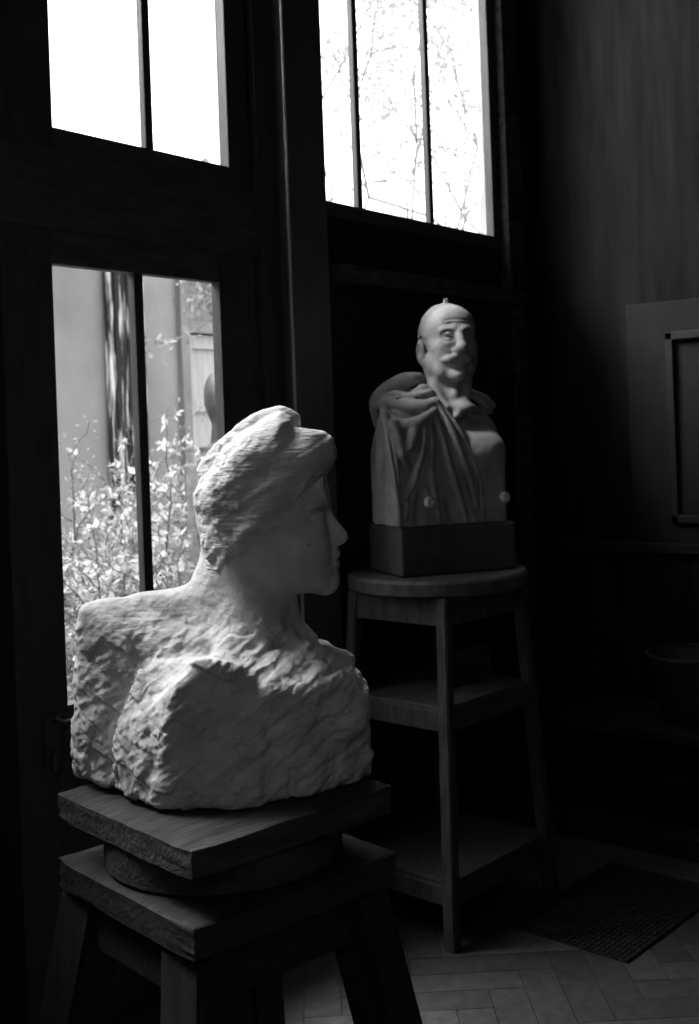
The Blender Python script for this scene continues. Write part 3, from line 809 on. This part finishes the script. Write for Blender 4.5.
# little corner beads give the panes their softened corners
h = box('handle', 1.735, 1.785, YW - .022, YW - .005, .70, .82, M['iron'], d, .005)
V, Fc = [], []; tube_data(V, Fc, [(1.765, YW - .02, .812), (1.765, YW - .06, .812), (1.79, YW - .065, .813), (1.86, YW - .06, .822)], [.007, .007, .007, .005], 8)
link_mesh('lever', V, Fc, M['iron'], h, True)
V, Fc = [], []; tube_data(V, Fc, [(1.755, YW - .03, .735), (1.752, YW - .032, .70), (1.756, YW - .03, .68)], [.006, .008, .004], 8)
link_mesh('key', V, Fc, M['iron'], h, True)

struct(box('trim_10', 1.66, 2.62, YW - .03, YW + .05, -.01, .012, M['frame_h'], None, .003))
# transom window over the door
def window(name, x0, x1, z0, z1, bars, fw=.05, wb=.029, y0=YW - .004, y1=YW + .028, right=None, left=None, out=.006):
    w = empty(name, (0, 0, 0)); struct(w)
    l = left or fw; r = right or fw
    boxes('frame', [(x0 - l, x0, y0, y1, z0 - fw, z1 + fw), (x1, x1 + r, y0, y1, z0 - fw, z1 + fw), (x0, x1, y0, y1, z1, z1 + fw)], M['frame'], w)
    box('bottom_rail', x0, x1, y0, y1, z0 - fw, z0, M['frame_h'], w)
    e = [x0]
    for b in bars:
        box('muntin', b - wb / 2, b + wb / 2, YW + .003, y1 - .003, z0, z1, M['frame'], w); e += [b - wb / 2, b + wb / 2]
    e.append(x1)
    for a, b in zip(e[::2], e[1::2]): pane(a - .003, b + .003, z0 - .003, z1 + .003, w)
    boxes('reveal', [(x1 - .001, x1 + .05, y1, y1 + out, z0 - .02, z1), (x0 - .05, x0 - .003, y1, y1 + out, z0 - .02, z1)], M['reveal'], w, .001)
    return w
window('window_1', 1.836, 2.471, 2.289, 3.6, [2.168], .06, .028, left=.17, right=.09)
wx = [at_y(px, 120, YW)[0] for px in (358.5, 429.5)]
window('window_2', 2.92, 3.983, 2.251, 3.7, wx, .05, .026, out=.03)
window('window_3', -.05, 1.4, 2.2, 3.9, [.43, .92], .08, .03)
# heavy rail between door and transom
struct(box('trim_1', 1.66, 2.62, YW - .012, YW + .03, 2.03, 2.23, M['frame_h'], None, .005))
# jamb board and projecting post between door and window
jx = [at_y(px, 150, YW - .0)[0] for px in (258,)][0]
struct(box('trim_2', 2.575, 2.74, YW - .022, YW + .05, 0, CEIL, M['frame'], None, .004))
bm = bmesh.new()
py0 = YW - .06; px0, px1 = at_y(287, 150, py0)[0], at_y(324.5, 150, py0)[0]
V = [(px0, YW + .05), (px0 - .004, py0 + .012), (px0 + .004, py0), (px1, py0), (px1 + .02, YW + .05)]
vs0 = [bm.verts.new((x, y, 0)) for x, y in V]; vs1 = [bm.verts.new((x, y, CEIL)) for x, y in V]
for i in range(5):
    j = (i + 1) % 5; bm.faces.new((vs0[i], vs0[j], vs1[j], vs1[i]))
bm.faces.new(vs0[::-1]); bm.faces.new(vs1)
struct(link_bm('trim_3', bm, M['post']))
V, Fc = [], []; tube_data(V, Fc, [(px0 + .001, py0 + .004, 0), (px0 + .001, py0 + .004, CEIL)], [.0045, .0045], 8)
struct(link_mesh('trim_9', V, Fc, M['edge_highlight'], None, True))  # pale strip that paints the line of light along the post's edge
# ledge under the tall window
struct(box('trim_4', 2.93, 4.09, YW - .035, YW + .02, 1.985, 2.045, M['ledge'], None, .006))
# strips and hinge blocks at the corner
struct(box('trim_5', 4.04, 4.07, YW - .04, YW + .02, 2.05, CEIL, M['ledge'], None, .004))
struct(box('trim_6', 4.10, 4.18, YW - .03, YW + .02, .0, CEIL, M['ledge'], None, .004))
struct(boxes('trim_7', [(4.095, 4.185, YW - .05, YW - .02, z, z + .11) for z in (1.55, 2.05, 2.33, 2.78)], M['dark_wood'], None, .004))
# right wall: dado cap and a tall pale board with a framed field
struct(box('trim_8', XE - .03, XE + .01, -3.1, YW, .98, 1.02, M['dark_wood'], None, .004))
pb = empty('wall_board', (0, 0, 0))
tag(pb, 'tall grey board with a framed field on the dark right-hand wall', 'board')
y1, y2 = at_x(629, 350, XE)[1], at_x(671, 400, XE)[1]
box('panel', XE - .02, XE, .7, y1, 1.02, 1.95, M['board'], pb)
boxes('moulding', [(XE - .04, XE - .018, y2 - .028, y2, 1.1, 1.83), (XE - .04, XE - .018, .85, y2, 1.80, 1.83), (XE - .04, XE - .018, .85, y2, 1.1, 1.13), (XE - .04, XE - .018, .85, .878, 1.1, 1.83)], M['dark_wood'], pb)
struct(boxes('baseboard_right', [(XE - .02, XE, -3.1, YW, 0, .14)], M['dark_wood'], None))
struct(boxes('baseboard_left', [(-2.6, -2.58, -3.1, YW, 0, .14)], M['dark_wood'], None))

# low open bench along the right wall
be = empty('low_bench', (0, 0, 0)); tag(be, 'low dark wooden bench along the right-hand wall, open underneath', 'bench')
box('seat', 3.80, XE - .02, .5, 2.06, .375, .41, M['dark_wood'], be, .005)
box('plinth_board', 3.74, XE - .02, .5, 2.04, .0, .075, M['dark_wood'], be, .005)
for y in (.55, 1.25, 2.0): box('support', 3.84, XE - .03, y - .02, y + .02, .075, .375, M['dark_wood'], be)
# tapered basket standing on it
bc = at_x(692, 690, 4.0)
bk = empty('wicker_basket', (4.02, bc[1] - .0, .41)); tag(bk, 'dark tapered wicker basket standing on the low bench', 'basket')
bm = bmesh.new()
prof = [(0, .0), (.105, .0), (.108, .004)]
for i in range(14): prof += [(.110 + .004 * i, .006 + .016 * i), (.116 + .004 * i, .014 + .016 * i)]
prof += [(.158, .232), (.150, .232), (.100, .012), (0, .012)]
lathe(bm, prof, 40); link_bm('body', bm, M['wicker'], bk, True)
V, Fc = [], []; tube_data(V, Fc, [(.162 * math.cos(a), .162 * math.sin(a), .235) for a in np.linspace(0, 2 * math.pi, 33)], [.010] * 33, 8)
link_mesh('rim', V, Fc, M['wicker'], bk, True)

# ribbed mat
def ribbed_mat():
    a, b, c = at_floor(628, 964), at_floor(546, 938), at_floor(635, 866)
    u = (b - a); ang = math.atan2(u[1], u[0]) 
    L = np.linalg.norm(u); ux, uy = u / L
    vx, vy = -uy, ux
    if (c - a) @ np.array([vx, vy]) < 0: vx, vy = -vx, -vy
    Wd = 1.0
    V, Fc = [], []
    def bx(s0, s1, t0, t1, z0, z1):
        k = len(V)
        for z in (z0, z1):
            for s_, t_ in ((s0, t0), (s1, t0), (s1, t1), (s0, t1)):
                V.append((a[0] + ux * s_ + vx * t_, a[1] + uy * s_ + vy * t_, z))
        Fc.extend([(k + 3, k + 2, k + 1, k), (k + 4, k + 5, k + 6, k + 7)] + [(k + i, k + (i + 1) % 4, k + 4 + (i + 1) % 4, k + 4 + i) for i in range(4)])
    S, Tt = .62, .40
    bx(0, Tt, -.0, S, .0, .006)
    n = 0
    for i in range(int(Tt / .016)):
        for j in range(int(S / .03)):
            o = .006 if i % 2 else 0
            bx(i * .016 + .002, i * .016 + .012, j * .03 + o, j * .03 + .022 + o, .006, .010)
    o = link_mesh('floor_mat', V, Fc, M['mat'])
    tag(o, 'dark ribbed rubber mat lying on the parquet beside the tall stand', 'mat')
def at_floor(px, py):
    r = ray(px, py); p = O + r * (-EYE / r[2]); return p[:2]
ribbed_mat()

# ------------------------------------------------------------------ low stand under the woman
def low_stand():
    n, l, r = np.array([1.154, 1.206]), np.array([1.226, 1.609]), np.array([1.540, 1.139])
    c = (l + r) / 2; hx = .20
    top = np.array([(1.156, 1.214), (1.215, 1.620), (1.570, 1.135)])
    root = empty('turntable_stand', (1.352, 1.355, 0)); tag(root, 'low heavy wooden turntable stand with splayed legs, carrying the woman\'s bust', 'stand')
    def prism(name, cx, cy, w, dpt, ang, z0, z1, m, bev, rough=0.0):
        bm = bmesh.new(); add_box(bm, -w / 2, w / 2, -dpt / 2, dpt / 2, z0, z1)
        bmesh.ops.subdivide_edges(bm, edges=bm.edges[:], cuts=9, use_grid_fill=True)
        for v in bm.verts:
            e = sum((abs(abs(v.co.x) - w / 2) < 1e-4, abs(abs(v.co.y) - dpt / 2) < 1e-4, abs(v.co.z - z0) < 1e-4 or abs(v.co.z - z1) < 1e-4))
            if e >= 2:
                k = bev * (0.6 + .8 * random.random())
                for ax_, hw in ((0, w / 2), (1, dpt / 2)):
                    if abs(abs(v.co[ax_]) - hw) < 1e-4: v.co[ax_] -= math.copysign(k, v.co[ax_])
                if abs(v.co.z - z0) < 1e-4: v.co.z += k
                elif abs(v.co.z - z1) < 1e-4: v.co.z -= k * .8
            v.co += Vector((random.gauss(0, rough), random.gauss(0, rough), random.gauss(0, rough * .6)))
        o = link_bm(name, bm, m, root, True); o.location = (cx - 1.352, cy - 1.355, 0); o.rotation_euler = (0, 0, ang)
        md = o.modifiers.new('edge', 'EDGE_SPLIT'); md.split_angle = math.radians(40)
        return o
    zt, zb = .918, .82
    # measured: near corner (1.15,1.21), left (1.21,1.62), right (1.56,1.14)
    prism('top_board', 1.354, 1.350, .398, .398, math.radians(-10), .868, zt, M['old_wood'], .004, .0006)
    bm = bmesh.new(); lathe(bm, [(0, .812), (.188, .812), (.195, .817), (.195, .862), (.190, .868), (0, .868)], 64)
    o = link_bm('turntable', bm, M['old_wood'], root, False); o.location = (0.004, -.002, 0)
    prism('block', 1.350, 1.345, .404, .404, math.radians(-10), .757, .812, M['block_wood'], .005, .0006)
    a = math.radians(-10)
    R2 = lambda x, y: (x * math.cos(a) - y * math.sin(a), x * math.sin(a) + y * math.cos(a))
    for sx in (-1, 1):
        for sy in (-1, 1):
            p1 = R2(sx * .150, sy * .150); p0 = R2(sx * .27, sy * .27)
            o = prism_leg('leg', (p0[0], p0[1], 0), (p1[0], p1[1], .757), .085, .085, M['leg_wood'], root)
    for k in range(4):
        an = a + k * math.pi / 2
        bm = bmesh.new(); add_box(bm, -.13, .13, -.0125, .0125, .675, .757, .004)
        o = link_bm('apron', bm, M['leg_wood'], root); o.rotation_euler = (0, 0, an); o.location = (-math.sin(an) * -.165, math.cos(an) * -.165, 0)
low_stand()

# ------------------------------------------------------------------ tall stand under the man
def tall_stand():
    cx, cy = 3.02, 2.03
    root = empty('tall_stand', (cx, cy, 0)); tag(root, 'tall four-legged wooden stand with round top and two shelves, carrying the man\'s bust', 'stand')
    bm = bmesh.new(); lathe(bm, [(0, 1.0), (.275, 1.0), (.282, 1.006), (.283, 1.040), (.277, 1.049), (.262, 1.0505), (0, 1.0505)], 72)
    link_bm('top', bm, M['stand_top'], root)
    a = math.radians(-4)
    R2 = lambda x, y: (x * math.cos(a) - y * math.sin(a), x * math.sin(a) + y * math.cos(a))
    legs = {}
    for sx in (-1, 1):
        for sy in (-1, 1):
            p1 = R2(sx * .195, sy * .172); p0 = R2(sx * .262, sy * .212)
            legs[sx, sy] = (p0, p1)
            prism_leg('leg', (p0[0], p0[1], 0), (p1[0], p1[1], 1.0), .040, .036, M['stand_wood'], root, .004)
    def rails(name, z0, z1, th=.022):
        for k in range(4):
            t = 1 - ((z0 + z1) / 2)
            hx = .195 + .067 * t; hy = .172 + .04 * t
            bm = bmesh.new()
            if k % 2 == 0: add_box(bm, -hx + .015, hx - .015, (hy if k else -hy) - th / 2, (hy if k else -hy) + th / 2, z0, z1, .003)
            else: add_box(bm, (hx if k == 1 else -hx) - th / 2, (hx if k == 1 else -hx) + th / 2, -hy + .015, hy - .015, z0, z1, .003)
            o = link_bm(name, bm, M['stand_wood'], root); o.rotation_euler = (0, 0, a)
    rails('apron', .915, 1.0)
    rails('shelf_rail', .612, .668)
    rails('shelf_rail', .12, .175)
    for z in (.668, .175):
        t = 1 - z
        bm = bmesh.new(); hx, hy = .195 + .067 * t + .006, .172 + .04 * t + .006
        add_box(bm, -hx, hx, -hy, hy, z - .004, z + .016, .003)
        o = link_bm('shelf', bm, M['stand_top'] if z > .5 else M['stand_wood'], root); o.rotation_euler = (0, 0, a)
    return root
tall_stand()
# offcut boards leaning on the middle shelf
bm = bmesh.new(); add_box(bm, -.12, .12, -.010, .010, 0, .105, .003)
o = link_bm('wooden_offcut', bm, M['old_wood']); o.location = (3.10, 1.98, .686); o.rotation_euler = (math.radians(-8), 0, math.radians(-6))
tag(o, 'plain wooden offcut standing on edge on the middle shelf of the tall stand', 'board')
# ------------------------------------------------------------------ the courtyard outside
YC = 6.0
struct(box('ground', -6, 16, YW + .16, 12, -.25, -.08, M['soil'], None, 0))
struct(boxes('wall_courtyard', [(-6, 5.80, YC, YC + .3, -.2, 3.3), (7.0, 14, YC, YC + .3, -.2, 3.3), (5.80, 7.0, YC, YC + .3, 2.72, 3.3), (5.80, 7.0, YC + .15, YC + .3, -.2, 2.8)], M['render'], None, 0))
dr = empty('door_2', (0, 0, 0)); struct(dr)
boxes('frame', [(5.72, 5.80, YC - .05, YC + .05, -.1, 2.72), (6.52, 6.60, YC - .05, YC + .05, -.1, 2.72), (5.80, 6.52, YC - .05, YC + .06, 2.24, 2.32), (5.72, 6.6, YC - .05, YC + .05, 2.68, 2.76)], M['shutter_d'], dr)
boxes('transom', [(5.80, 6.52, YC + .02, YC + .06, 2.32, 2.68)], M['shutter_d'], dr)
boxes('panel', [(5.86, 6.46, YC + .03, YC + .05, -.1, 2.2)], M['shutter'], dr)
boxes('leaf_frame', [(5.80, 5.87, YC + .0, YC + .06, -.1, 2.23), (6.45, 6.52, YC + .0, YC + .06, -.1, 2.23), (5.87, 6.45, YC + .0, YC + .06, 1.67, 1.76), (5.87, 6.45, YC, YC + .06, 2.13, 2.23)], M['shutter'], dr)
# streaked boards standing against the wall
bm = bmesh.new()
for i in range(6): add_box(bm, 5.05 + i * .052, 5.05 + i * .052 + .048, YC - .06 - .012 * (i % 2), YC - .012, -.08, 2.66 - .01 * (i % 3), .006)
o = link_bm('board_screen', bm, M['streaked']); tag(o, 'dark streaked upright boards against the courtyard wall behind the flowering shrubs', 'screen')
# bronze head on a pedestal, mostly behind the door jamb
P3 = lambda px, py, d: at_depth(px, py, d)
D_ = 5.2
bx = P3(224, 410, D_)
root = empty('garden_bust', (bx[0], bx[1], 0.0)); tag(root, 'dark bronze bust on a stone pedestal outside the door, half hidden by the frame', 'bust')
sv = Vol((-.2, -.2, 1.35), (.22, .22, 1.96), .008)
L3 = lambda px, py, e=0: P3(px, py, D_ + e) - np.array([bx[0], bx[1], 0])
sv.ell(L3(224, 399), (.085, .095, .125), .01)
sv.ell(L3(219, 388), (.055, .07, .075), .02)
sv.cap(L3(224, 420), L3(224, 445), .055, .06, .02)
sv.ell(L3(226, 462), (.15, .11, .07), .03)
sv.ell(L3(214, 412, -.02), (.02, .02, .03), .02)
sv.hull([np.array([x, y, z]) for x, y, z in ((-.07, -.07, 1.36), (.07, -.07, 1.36), (.07, .07, 1.36), (-.07, .07, 1.36), (-.11, -.09, 1.45), (.11, -.09, 1.45), (.11, .09, 1.45), (-.11, .09, 1.45))], .02, .01)
V, Q = sv.mesh(); V = relax(V, Q, 2, .5)
link_np('head', V, Q, M['bronze'], root)
bm = bmesh.new()
add_box(bm, -.13, .13, -.13, .13, .9, 1.37, .01); add_box(bm, -.17, .17, -.17, .17, .82, .9, .015); add_box(bm, -.15, .15, -.15, .15, -.1, .82, .01)
link_bm('pedestal', bm, M['rock'], root)
# dark ledge stone and rubble
def boulder(name, loc, r, m, label):
    sv = Vol((-r * 1.3,) * 3, (r * 1.3,) * 3, r / 14)
    rr = random.Random(int(loc[0] * 1000))
    sv.hull([np.array([rr.gauss(0, 1), rr.gauss(0, 1), rr.gauss(0, .7)]) for _ in range(1)] + [r * np.array(v) / np.linalg.norm(v) * np.array((1, 1, .75)) for v in [(rr.gauss(0, 1), rr.gauss(0, 1), rr.gauss(0, 1)) for _ in range(18)]], 0, r * .15) if False else sv.hull([r * np.array(v) / np.linalg.norm(v) * np.array((1, 1, .75)) for v in [(rr.gauss(0, 1), rr.gauss(0, 1), rr.gauss(0, 1)) for _ in range(18)]], 0, r * .15)
    V, Q = sv.mesh(); N = normals(V, Q); V = V + N * (fbm(V / r * 2.2, 3) * r * .12)[:, None]
    o = link_np(name, V, Q, m); o.location = loc; tag(o, label, 'stone'); return o
b1 = P3(196, 590, 4.4); boulder('garden_stone', (b1[0], b1[1], .13), .3, M['rock'], 'rough grey garden stone outside, just left of the woman\'s neck')
b2 = P3(70, 640, 4.0); boulder('garden_stone', (b2[0] - .1, b2[1], .08), .24, M['rock'], 'rough dark garden stone outside, at the left edge of the glass above the bust')

def leaf_quad(V, Fc, p, s, d=None):
    d = np.array(d if d is not None else rng.normal(size=3), float); d /= np.linalg.norm(d)
    a = np.cross(d, rng.normal(size=3)); a /= np.linalg.norm(a) + 1e-9; n = np.cross(d, a)
    b = len(V)
    V += [p, p + d * s * .45 + a * s * .28 + n * s * .05, p + d * s, p + d * s * .45 - a * s * .28 + n * s * .05]
    Fc.append((b, b + 1, b + 2)); Fc.append((b, b + 2, b + 3))

def plant(name, base, height, spread, stems, leaf, nleaf, label, cat, group=None, blossom=0, bend=.5, lean=(0, 0), depth=3, r0=.012, leafm='leaf', low=.15, ylim=(2.75, 5.75), twigm='twig', clear=0):
    root = empty(name, tuple(base)); tag(root, label, cat, group)
    TV, TF, LV, LF, BV, BF = [], [], [], [], [], []
    tips = []
    def grow(p, d, L, r, lv):
        n = 5; pts = [p]; q = p.copy(); dd = d.copy()
        for i in range(n):
            dd = dd + rng.normal(size=3) * .16 * (1 + bend); dd[2] += .05 if lv == 0 else -.02; dd /= np.linalg.norm(dd)
            nq = base[1] + (q + dd * L / n)[1]
            if nq < ylim[0] or nq > ylim[1]: dd[1] *= -1
            q = q + dd * L / n; pts.append(q.copy())
        tube_data(TV, TF, pts, np.linspace(r, r * .5, n + 1), 4)
        for i, x in enumerate(pts[1:]):
            tips.append((x, lv))
            if lv < depth and i >= 1 and x[2] > height * clear:
                for _ in range(1 if lv else 2):
                    nd = dd + rng.normal(size=3) * .85; nd[2] += .25; nd /= np.linalg.norm(nd)
                    grow(x, nd, L * rng.uniform(.4, .62), r * .5, lv + 1)
    for k in range(stems):
        a = rng.uniform(0, 6.28); rr = rng.uniform(0, spread * .35)
        d = np.array([math.cos(a) * spread / height * .8 + lean[0], math.sin(a) * spread / height * .8 + lean[1], 1.0]); d /= np.linalg.norm(d)
        grow(np.array([math.cos(a) * rr, math.sin(a) * rr, 0.0]), d, height * rng.uniform(.55, .9), r0, 0)
    cand = [t for t in tips if t[0][2] > height * low]
    for _ in range(nleaf):
        t = cand[rng.integers(len(cand))][0] + rng.normal(size=3) * leaf * .9
        leaf_quad(LV, LF, t, leaf * rng.uniform(.6, 1.3))
    hi = [t for t in cand if t[1] >= 1 and t[0][2] > height * .45]
    for _ in range(blossom):
        t = hi[rng.integers(len(hi))][0]
        for _ in range(5): leaf_quad(BV, BF, t + rng.normal(size=3) * .01, .045 * rng.uniform(.7, 1.2))
    link_mesh('branches', TV, TF, M[twigm], root, True)
    if LV: link_mesh('foliage', LV, LF, M[leafm], root)
    if BV: link_mesh('blossom', BV, BF, M['blossom'], root)
    return root
g = lambda px, Y: at_y(px, 600, Y)[0]
Gz = -.08
plant('flowering_shrub', (g(72, 4.2), 4.2, Gz), 1.35, .7, 14, .028, 7000, 'leafy pale shrub with white blossom outside the left pane, nearest the door hinge side', 'shrub', blossom=420, depth=2)
plant('flowering_shrub', (g(118, 4.6), 4.6, Gz), 1.25, .7, 14, .028, 7000, 'leafy pale shrub outside, in front of the streaked boards', 'shrub', blossom=380, depth=2)
plant('flowering_shrub', (g(165, 4.9), 4.9, Gz), 1.3, .6, 13, .027, 6000, 'leafy pale shrub outside, behind the right pane beside the bust\'s hair', 'shrub', blossom=380, depth=2)
plant('low_shrub', (g(95, 3.4), 3.4, Gz), .8, .6, 10, .042, 2600, 'low twiggy shrub outside, close to the glass above the bust\'s shoulder', 'shrub', depth=2, blossom=40)
plant('low_shrub', (g(180, 3.7), 3.7, Gz), .75, .5, 9, .04, 2200, 'low twiggy shrub outside, by the stone left of the woman\'s neck', 'shrub', depth=2, blossom=30)
# trees against the sky
t1 = at_y(395, 200, 5.2)
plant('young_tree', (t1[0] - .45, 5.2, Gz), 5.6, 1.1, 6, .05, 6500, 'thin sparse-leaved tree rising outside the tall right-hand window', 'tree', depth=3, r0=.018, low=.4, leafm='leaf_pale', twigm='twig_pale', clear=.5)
def limb_tree():
    base = at_y(238, 600, 5.2); base[2] = Gz
    root = empty('courtyard_tree', tuple(base)); tag(root, 'small tree mostly behind the door jamb, one leafy branch reaching across the courtyard door', 'tree')
    V, Fc, LV, LF = [], [], [], []
    L = lambda px, py, y=5.2: at_y(px, py, y) - base
    tube_data(V, Fc, [np.zeros(3), L(237, 450), L(232, 340), L(226, 250), L(222, 150, 5.0)], [.05, .04, .035, .025, .012], 7)
    limbs = [([L(232, 330), L(214, 316, 5.0), L(196, 330, 4.9), L(180, 338, 4.85), L(160, 343, 4.8)], .010), ([L(228, 280), L(212, 290, 4.9), L(196, 297, 4.8)], .010), ([L(226, 250), L(208, 262, 4.9), L(192, 268, 4.8)], .012),
             ([L(227, 262), L(206, 278, 5.0), L(186, 282, 4.9)], .010), ([L(224, 210), L(206, 190, 4.9), L(196, 160, 4.7)], .010)]
    for pts, r in limbs:
        tube_data(V, Fc, pts, np.linspace(r, .003, len(pts)), 5)
    def clump(px, py, y, n, sp):
        c = L(px, py, y)
        for _ in range(n): leaf_quad(LV, LF, c + rng.normal(size=3) * sp, .06 * rng.uniform(.6, 1.2))
    for q in ((212, 285, 4.9, 60, .07), (204, 297, 4.85, 50, .06), (213, 300, 4.9, 50, .06), (196, 300, 4.8, 20, .04), (208, 272, 4.9, 50, .07), (192, 272, 4.8, 22, .05), (187, 282, 4.9, 12, .03), (216, 268, 4.9, 40, .06),
              (183, 333, 4.85, 7, .03), (160, 342, 4.8, 9, .03), (150, 341, 4.8, 6, .03), (161, 345, 4.8, 6, .025), (200, 329, 4.9, 6, .03), (205, 180, 4.9, 25, .1)):
        clump(*q)
    link_mesh('branches', V, Fc, M['twig'], root, True); link_mesh('foliage', LV, LF, M['leaf'], root)
limb_tree()

# ------------------------------------------------------------------ light
w = bpy.data.worlds.new('overcast'); bpy.context.scene.world = w; w.use_nodes = True
nt = w.node_tree; bg = nt.nodes['Background']
tc = nt.nodes.new('ShaderNodeTexCoord'); sx = nt.nodes.new('ShaderNodeSeparateXYZ'); nt.links.new(tc.outputs['Generated'], sx.inputs[0])
mr = nt.nodes.new('ShaderNodeMapRange'); mr.inputs['From Min'].default_value = -.1; mr.inputs['From Max'].default_value = .5
mr.inputs['To Min'].default_value = .8; mr.inputs['To Max'].default_value = 1.15; nt.links.new(sx.outputs['Z'], mr.inputs['Value'])
nt.links.new(mr.outputs[0], bg.inputs['Color']); bg.inputs['Strength'].default_value = 3.6

def area(name, loc, target, sx_, sy_, power):
    l = bpy.data.lights.new(name, 'AREA'); l.shape = 'RECTANGLE'; l.size = sx_; l.size_y = sy_; l.energy = power
    o = bpy.data.objects.new(name, l); C.objects.link(o); o.location = loc
    o.rotation_euler = (Vector(target) - Vector(loc)).to_track_quat('-Z', 'Y').to_euler()
    return o
def spot(name, loc, target, watt, cone, blend, size):
    l = bpy.data.lights.new(name, 'SPOT'); l.energy = watt; l.spot_size = math.radians(cone); l.spot_blend = blend; l.shadow_soft_size = size
    o = bpy.data.objects.new(name, l); C.objects.link(o); o.location = loc
    o.rotation_euler = (Vector(target) - Vector(loc)).to_track_quat('-Z', 'Y').to_euler()
spot('sky_boost_man', (.1, 3.8, 5.4), (3.0, 1.95, 1.97), 1950, 16, 1.0, .32)  # added spot outside, lighting the man's bust on top of the sky
spot('sky_boost_woman_top', (.0, 4.0, 5.2), (1.3, 1.35, 1.3), 1450, 26, .8, .8)  # extra spot put in to brighten the woman's bust from above
spot('sky_boost_woman_left', (-.2, 3.4, 3.8), (1.3, 1.35, 1.25), 170, 44, .7, .9)  # another added spot, kept to the woman's left side
area('room_fill', (-1.6, -.9, 2.8), (1.4, 1.4, 1.2), 2.0, 1.6, 9)
area('sky_boost_over_door', (2.0, 4.3, 4.6), (1.4, 1.3, 1.3), 2.2, 1.2, 520)  # added area lamp out of view, strengthening the sky from above the door

# ------------------------------------------------------------------ camera
cam = bpy.data.cameras.new('camera'); co = bpy.data.objects.new('camera', cam); C.objects.link(co)
cam.sensor_width = 36; cam.sensor_fit = 'AUTO'; cam.lens = F / 1024 * 36
cam.shift_y = -(512 - PY) / 1024
cam.clip_start = .05
r, u, f = Vector(RT), Vector(UP), Vector(FW)
c_, s_ = math.cos(RO), math.sin(RO)
# frame axes after the small roll
cx_ = r * c_ - u * s_ * -1 * -1 if False else r * c_ - u * s_
cy_ = u * c_ + r * s_
co.matrix_world = Matrix(((cx_[0], cy_[0], -f[0], O[0]), (cx_[1], cy_[1], -f[1], O[1]), (cx_[2], cy_[2], -f[2], O[2]), (0, 0, 0, 1)))
cam.dof.use_dof = True; cam.dof.focus_distance = 1.9; cam.dof.aperture_fstop = 8
sc = bpy.context.scene; sc.camera = co
sc.view_settings.view_transform = 'Standard'; sc.view_settings.look = 'None'
sc.view_settings.exposure = 0.0
sc.cycles.use_denoising = True
sc.cycles.max_bounces = 6; sc.cycles.diffuse_bounces = 3; sc.cycles.transparent_max_bounces = 12
sc.cycles.sample_clamp_indirect = 4; sc.cycles.caustics_reflective = False; sc.cycles.caustics_refractive = False
